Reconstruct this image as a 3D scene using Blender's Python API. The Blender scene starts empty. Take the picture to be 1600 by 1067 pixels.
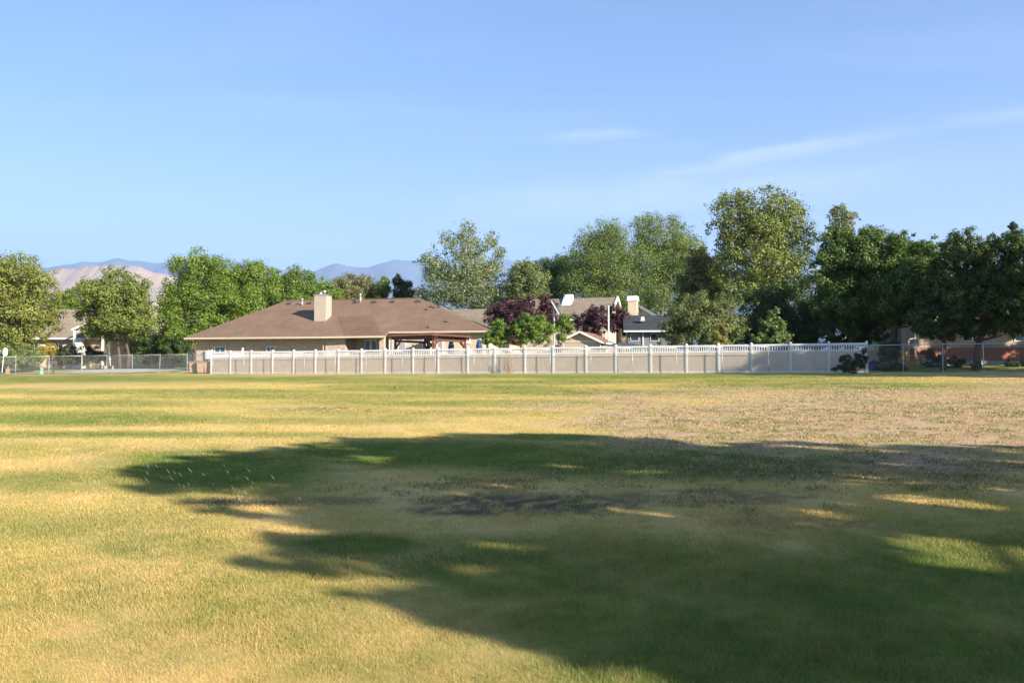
import bpy, math, random
import numpy as np
from math import radians as R, sin, cos, pi

random.seed(5)
RNG = np.random.default_rng(11)
scene = bpy.context.scene
C = scene.collection

# ------------------------------------------------------------------ frame of the place
F, CX, HY, CAMZ = 1400.0, 800.0, 588.0, 1.7          # focal length in photo pixels, eye level
TH = R(24.5)
EU = np.array([cos(TH), -sin(TH)]); EV = np.array([sin(TH), cos(TH)])
P0 = np.array([21.8, 55.0])                            # right end of the vinyl fence
SUN_AZ, SUN_EL = R(133.0), R(23.0)                     # clockwise from +Y


def ss(a, b, x):
    t = np.clip((x - a) / (b - a), 0, 1)
    return t * t * (3 - 2 * t)


def tz(X, Y):
    """height of the ground"""
    X = np.asarray(X, float); Y = np.asarray(Y, float)
    v = (X - P0[0]) * EV[0] + (Y - P0[1]) * EV[1]
    q = v + 59.0
    k = 0.0327
    up = k * np.clip((q + np.sqrt(q * q + 9)) / 2 - 0.04, 0, None)
    z = np.minimum(up, k * 59.0 + 0.02)
    z = z + 0.50 * ss(1, 10, v) + 0.75 * ss(8, 42, v)
    return z


def gz(X, Y):
    return float(tz(X, Y))


def P(x, y, Y):
    return ((x - CX) / F * Y, Y, CAMZ + (HY - y) / F * Y)


class Frame:
    """a thing's local axes on the ground, with a way to read a point of its planes"""
    def __init__(s, ox, oy, yaw, zb):
        s.o = (ox, oy); s.a = yaw; s.zb = zb
        s.u = (cos(yaw), sin(yaw)); s.v = (-sin(yaw), cos(yaw))

    def L(s, px, ly):
        r = (px - CX) / F
        ax, ay = s.o[0] + s.v[0] * ly, s.o[1] + s.v[1] * ly
        return (r * ay - ax) / (s.u[0] - r * s.u[1])

    def Z(s, py, lx, ly):
        Y = s.o[1] + s.u[1] * lx + s.v[1] * ly
        return CAMZ + (HY - py) / F * Y - s.zb

    def world(s, lx, ly):
        return (s.o[0] + s.u[0] * lx + s.v[0] * ly, s.o[1] + s.u[1] * lx + s.v[1] * ly)


# ------------------------------------------------------------------ object helpers
def thing(name, label, cat, loc, rotz=0.0, group=None):
    o = bpy.data.objects.new(name, None); C.objects.link(o)
    o.empty_display_size = 0.3
    o.location = loc; o.rotation_euler = (0, 0, rotz)
    o['label'] = label; o['category'] = cat
    if group: o['group'] = group
    return o


def tag(o, label, cat, group=None, kind=None):
    o['label'] = label; o['category'] = cat
    if group: o['group'] = group
    if kind: o['kind'] = kind
    return o


def np_mesh(name, V, Fc, mat, parent=None, col=None, smooth=False, loc=None):
    V = np.asarray(V, np.float32); Fc = np.asarray(Fc, np.int32)
    me = bpy.data.meshes.new(name)
    n, k = Fc.shape
    me.vertices.add(len(V)); me.vertices.foreach_set('co', V.ravel())
    me.loops.add(n * k); me.loops.foreach_set('vertex_index', Fc.ravel())
    me.polygons.add(n)
    me.polygons.foreach_set('loop_start', np.arange(0, n * k, k, dtype=np.int32))
    me.polygons.foreach_set('loop_total', np.full(n, k, np.int32))
    if smooth: me.polygons.foreach_set('use_smooth', np.ones(n, bool))
    if col is not None:
        at = me.color_attributes.new('Col', 'FLOAT_COLOR', 'POINT')
        c4 = np.ones((len(V), 4), np.float32); c4[:, :3] = col
        at.data.foreach_set('color', c4.ravel())
    me.update(calc_edges=True)
    me.materials.append(mat)
    o = bpy.data.objects.new(name, me); C.objects.link(o)
    if parent is not None: o.parent = parent
    if loc is not None: o.location = loc
    return o


class MB:
    def __init__(s): s.v = []; s.f = []

    def add(s, vs, fs):
        b = len(s.v); s.v += [tuple(map(float, p)) for p in vs]; s.f += [tuple(b + i for i in f) for f in fs]
        return s

    def box(s, x0, y0, z0, x1, y1, z1):
        return s.add([(x0, y0, z0), (x1, y0, z0), (x1, y1, z0), (x0, y1, z0), (x0, y0, z1), (x1, y0, z1), (x1, y1, z1), (x0, y1, z1)],
                     [(0, 3, 2, 1), (4, 5, 6, 7), (0, 1, 5, 4), (1, 2, 6, 5), (2, 3, 7, 6), (3, 0, 4, 7)])

    def cbox(s, c, d):
        return s.box(c[0] - d[0] / 2, c[1] - d[1] / 2, c[2] - d[2] / 2, c[0] + d[0] / 2, c[1] + d[1] / 2, c[2] + d[2] / 2)

    def taper(s, x0, y0, x1, y1, z0, z1, ins):
        return s.add([(x0, y0, z0), (x1, y0, z0), (x1, y1, z0), (x0, y1, z0), (x0 + ins, y0 + ins, z1), (x1 - ins, y0 + ins, z1), (x1 - ins, y1 - ins, z1), (x0 + ins, y1 - ins, z1)],
                     [(0, 3, 2, 1), (4, 5, 6, 7), (0, 1, 5, 4), (1, 2, 6, 5), (2, 3, 7, 6), (3, 0, 4, 7)])

    def beam(s, a, b, w, h):
        """rectangular bar from a to b (w across, h the other way)"""
        a = np.array(a, float); b = np.array(b, float); d = b - a; d /= np.linalg.norm(d)
        up = np.array([0, 0, 1.0]) if abs(d[2]) < 0.95 else np.array([1.0, 0, 0])
        sd = np.cross(d, up); sd /= np.linalg.norm(sd); up = np.cross(sd, d)
        vs = []
        for p in (a, b):
            for i, j in ((-1, -1), (1, -1), (1, 1), (-1, 1)):
                vs.append(p + sd * i * w / 2 + up * j * h / 2)
        return s.add(vs, [(3, 2, 1, 0), (4, 5, 6, 7), (0, 1, 5, 4), (1, 2, 6, 5), (2, 3, 7, 6), (3, 0, 4, 7)])

    def tube(s, pts, rad, n=6, cap=True):
        pts = [np.array(p, float) for p in pts]
        if not hasattr(rad, '__len__'): rad = [rad] * len(pts)
        vs, fs = [], []
        ref = np.array([0.31, 0.95, 0.05])
        for i, p in enumerate(pts):
            d = pts[min(i + 1, len(pts) - 1)] - pts[max(i - 1, 0)]
            d = d / (np.linalg.norm(d) + 1e-9)
            a = np.cross(d, ref)
            if np.linalg.norm(a) < 0.05: a = np.cross(d, np.array([1.0, 0, 0]))
            a /= np.linalg.norm(a); b = np.cross(d, a)
            for k in range(n):
                t = 2 * pi * k / n
                vs.append(p + (a * cos(t) + b * sin(t)) * rad[i])
        for i in range(len(pts) - 1):
            for k in range(n):
                fs.append((i * n + k, i * n + (k + 1) % n, (i + 1) * n + (k + 1) % n, (i + 1) * n + k))
        if cap:
            fs.append(tuple(range(n - 1, -1, -1))); fs.append(tuple(range((len(pts) - 1) * n, len(pts) * n)))
        return s.add(vs, fs)

    def slab(s, poly, t):
        """polygon (3-D points, counter-clockwise from above) thickened downwards by t"""
        n = len(poly)
        vs = list(poly) + [(p[0], p[1], p[2] - t) for p in poly]
        fs = [tuple(range(n)), tuple(range(2 * n - 1, n - 1, -1))]
        for i in range(n):
            j = (i + 1) % n
            fs.append((i, n + i, n + j, j))
        return s.add(vs, fs)

    def prism_y(s, poly, y0, y1):
        """polygon in x,z extruded along y"""
        n = len(poly)
        vs = [(p[0], y0, p[1]) for p in poly] + [(p[0], y1, p[1]) for p in poly]
        fs = [tuple(range(n)), tuple(range(2 * n - 1, n - 1, -1))]
        for i in range(n):
            j = (i + 1) % n
            fs.append((i, n + i, n + j, j))
        return s.add(vs, fs)

    def prism_x(s, poly, x0, x1):
        n = len(poly)
        vs = [(x0, p[0], p[1]) for p in poly] + [(x1, p[0], p[1]) for p in poly]
        fs = [tuple(range(n - 1, -1, -1)), tuple(range(n, 2 * n))]
        for i in range(n):
            j = (i + 1) % n
            fs.append((i, j, n + j, n + i))
        return s.add(vs, fs)

    def lathe(s, prof, c=(0, 0, 0), n=12):
        vs, fs = [], []
        for r, z in prof:
            for k in range(n):
                t = 2 * pi * k / n
                vs.append((c[0] + r * cos(t), c[1] + r * sin(t), c[2] + z))
        for i in range(len(prof) - 1):
            for k in range(n):
                fs.append((i * n + k, i * n + (k + 1) % n, (i + 1) * n + (k + 1) % n, (i + 1) * n + k))
        fs.append(tuple(range(n - 1, -1, -1))); fs.append(tuple(range((len(prof) - 1) * n, len(prof) * n)))
        return s.add(vs, fs)

    def build(s, name, mat, parent=None, smooth=False, bevel=0.0, loc=None):
        me = bpy.data.meshes.new(name)
        me.from_pydata(s.v, [], s.f)
        if smooth:
            for p in me.polygons: p.use_smooth = True
        me.update(); me.materials.append(mat)
        o = bpy.data.objects.new(name, me); C.objects.link(o)
        if parent is not None: o.parent = parent
        if loc is not None: o.location = loc
        if bevel:
            b = o.modifiers.new('Bevel', 'BEVEL'); b.width = bevel; b.segments = 2; b.limit_method = 'ANGLE'
        return o


def copy_tree(o, parent=None):
    c = o.copy(); C.objects.link(c)
    if parent is not None: c.parent = parent
    for ch in list(o.children): copy_tree(ch, c)
    return c


# ------------------------------------------------------------------ materials
def nmat(name):
    m = bpy.data.materials.new(name); m.use_nodes = True
    nt = m.node_tree; b = nt.nodes['Principled BSDF']
    return m, nt, b


def N(nt, t, **kw):
    n = nt.nodes.new(t)
    for k, v in kw.items():
        if k.startswith('i_'):
            n.inputs[k[2:].replace('_', ' ')].default_value = v
        else:
            setattr(n, k, v)
    return n


def mixc(nt, a, b, fac, mode='MIX'):
    m = nt.nodes.new('ShaderNodeMix'); m.data_type = 'RGBA'; m.blend_type = mode
    for sock, val in ((m.inputs[0], fac), (m.inputs[6], a), (m.inputs[7], b)):
        if hasattr(val, 'is_output'): nt.links.new(val, sock)
        else: sock.default_value = val if isinstance(val, (int, float)) else (*val, 1.0)[:4]
    return m.outputs[2]


def plain(name, col, rough=0.7, var=0.12, scale=3.0, bump=0.0, bscale=40.0, metal=0.0, spec=0.3):
    m, nt, b = nmat(name)
    tc = N(nt, 'ShaderNodeTexCoord')
    n1 = N(nt, 'ShaderNodeTexNoise', i_Scale=scale, i_Detail=5.0, i_Roughness=0.6)
    nt.links.new(tc.outputs['Object'], n1.inputs['Vector'])
    rp = N(nt, 'ShaderNodeMapRange'); rp.inputs['From Min'].default_value = 0.3; rp.inputs['From Max'].default_value = 0.7
    nt.links.new(n1.outputs['Fac'], rp.inputs['Value'])
    dk = tuple(c * (1 - var) for c in col); lt = tuple(min(1, c * (1 + var)) for c in col)
    nt.links.new(mixc(nt, dk, lt, rp.outputs['Result']), b.inputs['Base Color'])
    b.inputs['Roughness'].default_value = rough; b.inputs['Metallic'].default_value = metal
    b.inputs['Specular IOR Level'].default_value = spec
    if bump:
        n2 = N(nt, 'ShaderNodeTexNoise', i_Scale=bscale, i_Detail=4.0)
        nt.links.new(tc.outputs['Object'], n2.inputs['Vector'])
        bp = N(nt, 'ShaderNodeBump'); bp.inputs['Strength'].default_value = bump; bp.inputs['Distance'].default_value = 0.02
        nt.links.new(n2.outputs['Fac'], bp.inputs['Height']); nt.links.new(bp.outputs['Normal'], b.inputs['Normal'])
    return m


def brick(name, c1, c2, mortar, bw=0.24, bh=0.08, patch=0.25):
    m, nt, b = nmat(name)
    tc = N(nt, 'ShaderNodeTexCoord'); sp = N(nt, 'ShaderNodeSeparateXYZ')
    nt.links.new(tc.outputs['Object'], sp.inputs[0])
    ad = N(nt, 'ShaderNodeMath', operation='ADD'); nt.links.new(sp.outputs[0], ad.inputs[0]); nt.links.new(sp.outputs[1], ad.inputs[1])
    cb = N(nt, 'ShaderNodeCombineXYZ'); nt.links.new(ad.outputs[0], cb.inputs[0]); nt.links.new(sp.outputs[2], cb.inputs[1])
    br = N(nt, 'ShaderNodeTexBrick'); br.offset = 0.5
    br.inputs['Scale'].default_value = 1.0; br.inputs['Brick Width'].default_value = bw; br.inputs['Row Height'].default_value = bh
    br.inputs['Mortar Size'].default_value = 0.008; br.inputs['Mortar Smooth'].default_value = 0.3; br.inputs['Bias'].default_value = 0.0
    br.inputs['Color1'].default_value = (*c1, 1); br.inputs['Color2'].default_value = (*c2, 1); br.inputs['Mortar'].default_value = (*mortar, 1)
    nt.links.new(cb.outputs[0], br.inputs['Vector'])
    n1 = N(nt, 'ShaderNodeTexNoise', i_Scale=1.6, i_Detail=4.0); nt.links.new(tc.outputs['Object'], n1.inputs['Vector'])
    n2 = N(nt, 'ShaderNodeTexNoise', i_Scale=9.0, i_Detail=2.0); nt.links.new(cb.outputs[0], n2.inputs['Vector'])
    mr = N(nt, 'ShaderNodeMapRange'); mr.inputs['From Min'].default_value = 0.35; mr.inputs['From Max'].default_value = 0.65
    mr.inputs['To Min'].default_value = 1 - patch; mr.inputs['To Max'].default_value = 1 + patch * 0.6
    mu = N(nt, 'ShaderNodeMath', operation='ADD'); nt.links.new(n1.outputs['Fac'], mu.inputs[0]); nt.links.new(n2.outputs['Fac'], mu.inputs[1])
    hf = N(nt, 'ShaderNodeMath', operation='MULTIPLY'); hf.inputs[1].default_value = 0.5; nt.links.new(mu.outputs[0], hf.inputs[0])
    nt.links.new(hf.outputs[0], mr.inputs['Value'])
    vm = N(nt, 'ShaderNodeVectorMath', operation='SCALE'); nt.links.new(br.outputs['Color'], vm.inputs[0]); nt.links.new(mr.outputs['Result'], vm.inputs['Scale'])
    nt.links.new(vm.outputs[0], b.inputs['Base Color']); b.inputs['Roughness'].default_value = 0.9
    bp = N(nt, 'ShaderNodeBump'); bp.inputs['Strength'].default_value = 0.5; bp.inputs['Distance'].default_value = 0.01; bp.invert = True
    nt.links.new(br.outputs['Fac'], bp.inputs['Height']); nt.links.new(bp.outputs['Normal'], b.inputs['Normal'])
    return m


def shingle(name, col, var=0.25):
    """rows of asphalt shingles with mottled tabs"""
    m, nt, b = nmat(name)
    tc = N(nt, 'ShaderNodeTexCoord'); sp = N(nt, 'ShaderNodeSeparateXYZ'); nt.links.new(tc.outputs['Object'], sp.inputs[0])
    cb = N(nt, 'ShaderNodeCombineXYZ')
    ad = N(nt, 'ShaderNodeMath', operation='ADD'); nt.links.new(sp.outputs[0], ad.inputs[0]); nt.links.new(sp.outputs[1], ad.inputs[1])
    nt.links.new(sp.outputs[0], cb.inputs[0]); nt.links.new(sp.outputs[2], cb.inputs[1])
    br = N(nt, 'ShaderNodeTexBrick'); br.offset = 0.37
    br.inputs['Scale'].default_value = 1.0; br.inputs['Brick Width'].default_value = 0.32; br.inputs['Row Height'].default_value = 0.075
    br.inputs['Mortar Size'].default_value = 0.007; br.inputs['Mortar Smooth'].default_value = 0.4
    d1 = tuple(c * (1 - var) for c in col); d2 = tuple(c * (1 + var * 0.7) for c in col)
    br.inputs['Color1'].default_value = (*d1, 1); br.inputs['Color2'].default_value = (*d2, 1)
    br.inputs['Mortar'].default_value = (*[c * 0.62 for c in col], 1)
    nt.links.new(cb.outputs[0], br.inputs['Vector'])
    n1 = N(nt, 'ShaderNodeTexNoise', i_Scale=0.55, i_Detail=6.0, i_Roughness=0.65); nt.links.new(tc.outputs['Object'], n1.inputs['Vector'])
    mr = N(nt, 'ShaderNodeMapRange'); mr.inputs['From Min'].default_value = 0.3; mr.inputs['From Max'].default_value = 0.7
    mr.inputs['To Min'].default_value = 0.86; mr.inputs['To Max'].default_value = 1.12
    nt.links.new(n1.outputs['Fac'], mr.inputs['Value'])
    vm = N(nt, 'ShaderNodeVectorMath', operation='SCALE'); nt.links.new(br.outputs['Color'], vm.inputs[0]); nt.links.new(mr.outputs['Result'], vm.inputs['Scale'])
    nt.links.new(vm.outputs[0], b.inputs['Base Color']); b.inputs['Roughness'].default_value = 0.95; b.inputs['Specular IOR Level'].default_value = 0.15
    return m


def leafmat(name, transl=0.3, rough=0.5, gloss=0.025):
    m = bpy.data.materials.new(name); m.use_nodes = True; nt = m.node_tree
    nt.nodes.remove(nt.nodes['Principled BSDF']); out = nt.nodes['Material Output']
    at = N(nt, 'ShaderNodeAttribute', attribute_name='Col')
    df = N(nt, 'ShaderNodeBsdfDiffuse'); tr = N(nt, 'ShaderNodeBsdfTranslucent'); gl = N(nt, 'ShaderNodeBsdfGlossy'); gl.inputs['Roughness'].default_value = rough
    nt.links.new(at.outputs['Color'], df.inputs['Color'])
    tcol = mixc(nt, at.outputs['Color'], (0.9, 1.0, 0.35), 1.0, 'MULTIPLY')
    nt.links.new(tcol, tr.inputs['Color'])
    m1 = N(nt, 'ShaderNodeMixShader'); m1.inputs[0].default_value = transl
    nt.links.new(df.outputs[0], m1.inputs[1]); nt.links.new(tr.outputs[0], m1.inputs[2])
    m2 = N(nt, 'ShaderNodeMixShader'); m2.inputs[0].default_value = gloss
    nt.links.new(m1.outputs[0], m2.inputs[1]); nt.links.new(gl.outputs[0], m2.inputs[2])
    nt.links.new(m2.outputs[0], out.inputs['Surface'])
    return m


def glassmat(name, col):
    m, nt, b = nmat(name)
    tc = N(nt, 'ShaderNodeTexCoord'); n1 = N(nt, 'ShaderNodeTexNoise', i_Scale=2.2, i_Detail=2.0)
    nt.links.new(tc.outputs['Object'], n1.inputs['Vector'])
    nt.links.new(mixc(nt, tuple(c * 0.6 for c in col), tuple(c * 1.4 for c in col), n1.outputs['Fac']), b.inputs['Base Color'])
    b.inputs['Roughness'].default_value = 0.06; b.inputs['Specular IOR Level'].default_value = 0.6
    return m


M = dict(
    leaf=leafmat('leaf'), blade=leafmat('grass_blade', 0.25, 0.5, 0.03),
    bark=plain('bark', (0.10, 0.075, 0.055), 0.95, 0.35, 6, 0.5, 25),
    pale_bark=plain('pale_bark', (0.42, 0.37, 0.29), 0.95, 0.25, 5, 0.4, 25),
    vinyl=plain('white_vinyl', (0.70, 0.69, 0.67), 0.4, 0.09, 2.5),
    cream_vinyl=plain('cream_vinyl', (0.78, 0.72, 0.62), 0.4, 0.05, 1.5),
    tan_vinyl=plain('tan_vinyl', (0.56, 0.475, 0.385), 0.5, 0.09, 1.6),
    galv=plain('galvanised', (0.50, 0.51, 0.52), 0.45, 0.15, 8, metal=0.35),
    wire=plain('wire', (0.36, 0.37, 0.37), 0.5, 0.15, 8, metal=0.3),
    roof=shingle('brown_shingle', (0.208, 0.138, 0.092), 0.10),
    roof_patio=shingle('patio_shingle', (0.180, 0.116, 0.077), 0.10),
    roof_tan=shingle('tan_shingle', (0.25, 0.205, 0.15), 0.2),
    roof_dark=shingle('dark_shingle', (0.055, 0.056, 0.062), 0.3),
    roof_shed=shingle('shed_shingle', (0.235, 0.145, 0.10), 0.2),
    fascia=plain('fascia', (0.50, 0.41, 0.31), 0.6, 0.06),
    white=plain('white_paint', (0.78, 0.77, 0.74), 0.5, 0.05),
    stucco=plain('cream_stucco', (0.39, 0.33, 0.26), 0.9, 0.07, 4, 0.3, 60),
    stucco2=plain('pale_stucco', (0.52, 0.43, 0.33), 0.9, 0.08, 3, 0.3, 60),
    siding=plain('beige_siding', (0.52, 0.41, 0.29), 0.8, 0.07, 2),
    greyside=plain('grey_siding', (0.16, 0.165, 0.17), 0.8, 0.1, 2),
    brick_tan=brick('tan_brick', (0.52, 0.40, 0.32), (0.37, 0.28, 0.215), (0.46, 0.41, 0.34), 0.24, 0.09, 0.12),
    brick_red=brick('red_brick', (0.40, 0.115, 0.065), (0.28, 0.075, 0.045), (0.42, 0.33, 0.26), 0.3, 0.10, 0.15),
    concrete=plain('concrete', (0.42, 0.40, 0.36), 0.9, 0.12, 2, 0.3, 30),
    glass=glassmat('pane', (0.10, 0.13, 0.14)), glass_dark=glassmat('dark_pane', (0.015, 0.02, 0.025)),
    wood=plain('redwood', (0.115, 0.048, 0.032), 0.75, 0.25, 5, 0.3, 30),
    navy=plain('navy_cloth', (0.035, 0.06, 0.13), 0.9, 0.15), bluegrey=plain('grill_cover', (0.16, 0.20, 0.32), 0.8, 0.12),
    black=plain('black_metal', (0.02, 0.02, 0.022), 0.5, 0.2), darkgrey=plain('dark_plastic', (0.07, 0.065, 0.065), 0.6, 0.2),
    metal=plain('sheet_metal', (0.55, 0.56, 0.58), 0.35, 0.12, 4, metal=0.7),
    bin=plain('tan_bin', (0.34, 0.235, 0.16), 0.6, 0.1, 3), binlid=plain('bin_lid', (0.17, 0.13, 0.115), 0.6, 0.1, 3),
    greybox=plain('grey_box', (0.50, 0.52, 0.54), 0.5, 0.08), greenbox=plain('green_box', (0.28, 0.52, 0.36), 0.6, 0.08),
    yellow=plain('yellow_paint', (0.78, 0.46, 0.055), 0.5, 0.08), cushion=plain('pale_cushion', (0.36, 0.38, 0.33), 0.9, 0.1),
    net=plain('green_net', (0.012, 0.13, 0.06), 0.8, 0.2), tarp=plain('blue_tarp', (0.012, 0.03, 0.10), 0.6, 0.3, 6),
    asphalt=plain('road_surface', (0.30, 0.27, 0.235), 0.95, 0.14, 0.5, 0.3, 30),
    straw=plain('dry_stem', (0.30, 0.22, 0.145), 0.9, 0.3, 8), panelblue=glassmat('solar_cell', (0.06, 0.10, 0.22)),
    rust=plain('rust_leaf', (0.12, 0.05, 0.025), 0.8, 0.2, 30), stone=plain('stone', (0.40, 0.33, 0.26), 0.95, 0.25, 5, 0.5, 20),
)

# ------------------------------------------------------------------ noise in numpy
def _h(ix, iy, seed):
    n = (ix.astype(np.int64) * 374761393 + iy.astype(np.int64) * 668265263 + seed * 1442695041) & 0x7fffffff
    n = ((n ^ (n >> 13)) * 1274126177) & 0x7fffffff
    return ((n ^ (n >> 16)) & 0xffff) / 65535.0


def vnoise(x, y, seed=0):
    ix = np.floor(x); iy = np.floor(y); fx = x - ix; fy = y - iy
    fx = fx * fx * (3 - 2 * fx); fy = fy * fy * (3 - 2 * fy)
    a = _h(ix, iy, seed); b = _h(ix + 1, iy, seed); c = _h(ix, iy + 1, seed); d = _h(ix + 1, iy + 1, seed)
    return (a * (1 - fx) + b * fx) * (1 - fy) + (c * (1 - fx) + d * fx) * fy


def fbm(x, y, seed=0, oct=4):
    s = 0; a = 0.5; t = 0
    for i in range(oct):
        s = s + a * vnoise(x * 2 ** i + 17.3 * i, y * 2 ** i - 9.1 * i, seed + i); t += a; a *= 0.55
    return s / t


# ------------------------------------------------------------------ the field: what grows where
DRY = np.array([0.605, 0.425, 0.158]); STRAW = np.array([0.67, 0.475, 0.215]); OLIVE = np.array([0.420, 0.355, 0.095])
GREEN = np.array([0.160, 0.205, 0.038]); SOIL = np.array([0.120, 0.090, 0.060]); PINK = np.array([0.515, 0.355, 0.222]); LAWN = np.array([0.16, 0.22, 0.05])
# patches of the lawn as seen in the photograph: centre, half-size in photo pixels, strength; lower-right greens are also strengthened to darken the tree shade
GREENS_SHADE = [(110, 652, 260, 12, .95), (150, 679, 360, 6, 0.9), (340, 735, 170, 34, 1.1), (700, 708, 260, 20, 1.15), (1020, 718, 260, 26, 1.1), (860, 683, 110, 6, 1.0),
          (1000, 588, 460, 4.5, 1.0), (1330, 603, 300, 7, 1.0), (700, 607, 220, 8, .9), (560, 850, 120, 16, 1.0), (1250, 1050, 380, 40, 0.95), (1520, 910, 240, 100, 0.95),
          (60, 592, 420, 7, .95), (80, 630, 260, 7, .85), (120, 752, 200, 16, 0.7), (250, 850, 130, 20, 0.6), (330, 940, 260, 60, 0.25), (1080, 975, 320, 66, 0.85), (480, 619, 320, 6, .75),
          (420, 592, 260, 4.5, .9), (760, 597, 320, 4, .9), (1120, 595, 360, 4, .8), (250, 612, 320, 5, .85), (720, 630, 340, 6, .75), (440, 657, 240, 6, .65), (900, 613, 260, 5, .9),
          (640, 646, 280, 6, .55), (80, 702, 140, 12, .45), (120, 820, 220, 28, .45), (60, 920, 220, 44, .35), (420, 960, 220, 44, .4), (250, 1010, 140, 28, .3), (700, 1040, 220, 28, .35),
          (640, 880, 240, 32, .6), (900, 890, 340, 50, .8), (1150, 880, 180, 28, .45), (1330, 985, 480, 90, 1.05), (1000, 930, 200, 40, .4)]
SOILS = [(840, 786, 150, 13, 1.0), (720, 798, 90, 8, 1.0), (380, 782, 60, 6, 0.8), (520, 782, 90, 7, 0.55), (490, 639, 110, 5, 0.6), (1080, 775, 160, 10, 0.65), (1340, 735, 260, 16, 0.5), (1250, 815, 120, 8, 0.4)]
PINKS = [(1330, 655, 420, 46, 1.2), (1560, 660, 300, 60, 1.2), (1040, 672, 120, 18, 0.9), (1110, 664, 215, 28, 1.1)]
WEEDY = [(1300, 745, 420, 40, 1.0), (900, 775, 380, 26, 0.9), (1350, 655, 420, 46, 0.9), (240, 855, 90, 12, .5), (370, 785, 110, 8, .8), (500, 640, 120, 5, .6), (640, 870, 160, 14, .35)]


def to_px(X, Y):
    z = tz(X, Y); d = np.maximum(Y, 0.5)
    return CX + F * X / d, HY - F * (z - CAMZ) / d


def patches(lst, x, y, warp, soft=0.55):
    m = np.zeros_like(x)
    for cx, cy, rx, ry, s in lst:
        q = np.sqrt(((x - cx) / rx) ** 2 + ((y - cy) / ry) ** 2) + warp
        m = np.maximum(m, s * (1 - ss(1 - soft, 1 + soft, q)))
    return m


def field(X, Y):
    """albedo of the ground (N,3) plus masks"""
    X = np.asarray(X, float); Y = np.asarray(Y, float)
    x, y = to_px(X, Y)
    r = np.hypot(X, Y)
    n1 = fbm(X * 0.35, Y * 0.22, 3); n2 = fbm(X * 1.7, Y * 1.1, 21); n3 = fbm(X * 7.0, Y * 6.0, 41, 3); n0 = fbm(X * 0.11, Y * 0.045, 61)
    infr = (Y > 1.5)
    warp = (n1 - 0.5) * 1.1 + (n2 - 0.5) * 0.9
    g = np.where(infr, patches(GREENS_SHADE, x, y, warp), 0)
    s = np.where(infr, patches(SOILS, x, y, warp * 1.4 + (n3 - .5) * 1.2, 0.4), 0)
    p = np.where(infr, patches(PINKS, x, y, warp, 0.35), 0)
    w = np.where(infr, patches(WEEDY, x, y, warp, 0.4), 0)
    base_ol = np.clip(ss(0.40, 0.66, n1 * 0.45 + n2 * 0.35 + n3 * 0.2), 0, 1)
    col = DRY + (OLIVE - DRY) * (0.75 * base_ol)[:, None]
    st = ss(0.52, 0.68, n0 * 0.5 + n2 * 0.3 + n3 * 0.2)
    col = col + (STRAW - col) * (0.5 * st)[:, None]
    # faint stripes left by the mower
    c = X * .89 + Y * .456; mw = np.sin(2 * pi * (c / 1.55 + (n1 - .5) * 1.2)) * (1 - ss(14, 40, r))
    col = col + (STRAW * 1.04 - col) * (0.30 * np.clip(mw, 0, 1))[:, None] + (OLIVE - col) * (0.22 * np.clip(-mw, 0, 1))[:, None]
    pk = np.clip(p, 0, 1); col = col + (PINK - col) * pk[:, None]
    wg = pk * ss(0.48, 0.66, n2 * 0.5 + n3 * 0.5) * 0.6
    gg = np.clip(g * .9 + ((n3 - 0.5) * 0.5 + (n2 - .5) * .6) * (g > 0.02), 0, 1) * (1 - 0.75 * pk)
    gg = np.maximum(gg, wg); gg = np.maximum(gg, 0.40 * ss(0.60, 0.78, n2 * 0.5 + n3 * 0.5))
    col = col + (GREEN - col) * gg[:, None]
    sl = np.clip(s, 0, 1) * ss(0.30, 0.55, n3 * 0.6 + n2 * 0.4)
    col = col + (SOIL - col) * sl[:, None]
    v = (X - P0[0]) * EV[0] + (Y - P0[1]) * EV[1]
    lawn = ss(0.6, 1.6, v) * (0.4 + 0.6 * ss(.35, .6, n2))
    col = col + (LAWN - col) * lawn[:, None]
    far = ss(150, 600, r); col = col + (np.array([.16, .15, .09]) - col) * far[:, None]
    col = col * (0.93 + 0.14 * n3)[:, None]
    return col, gg, sl, w, pk


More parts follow.
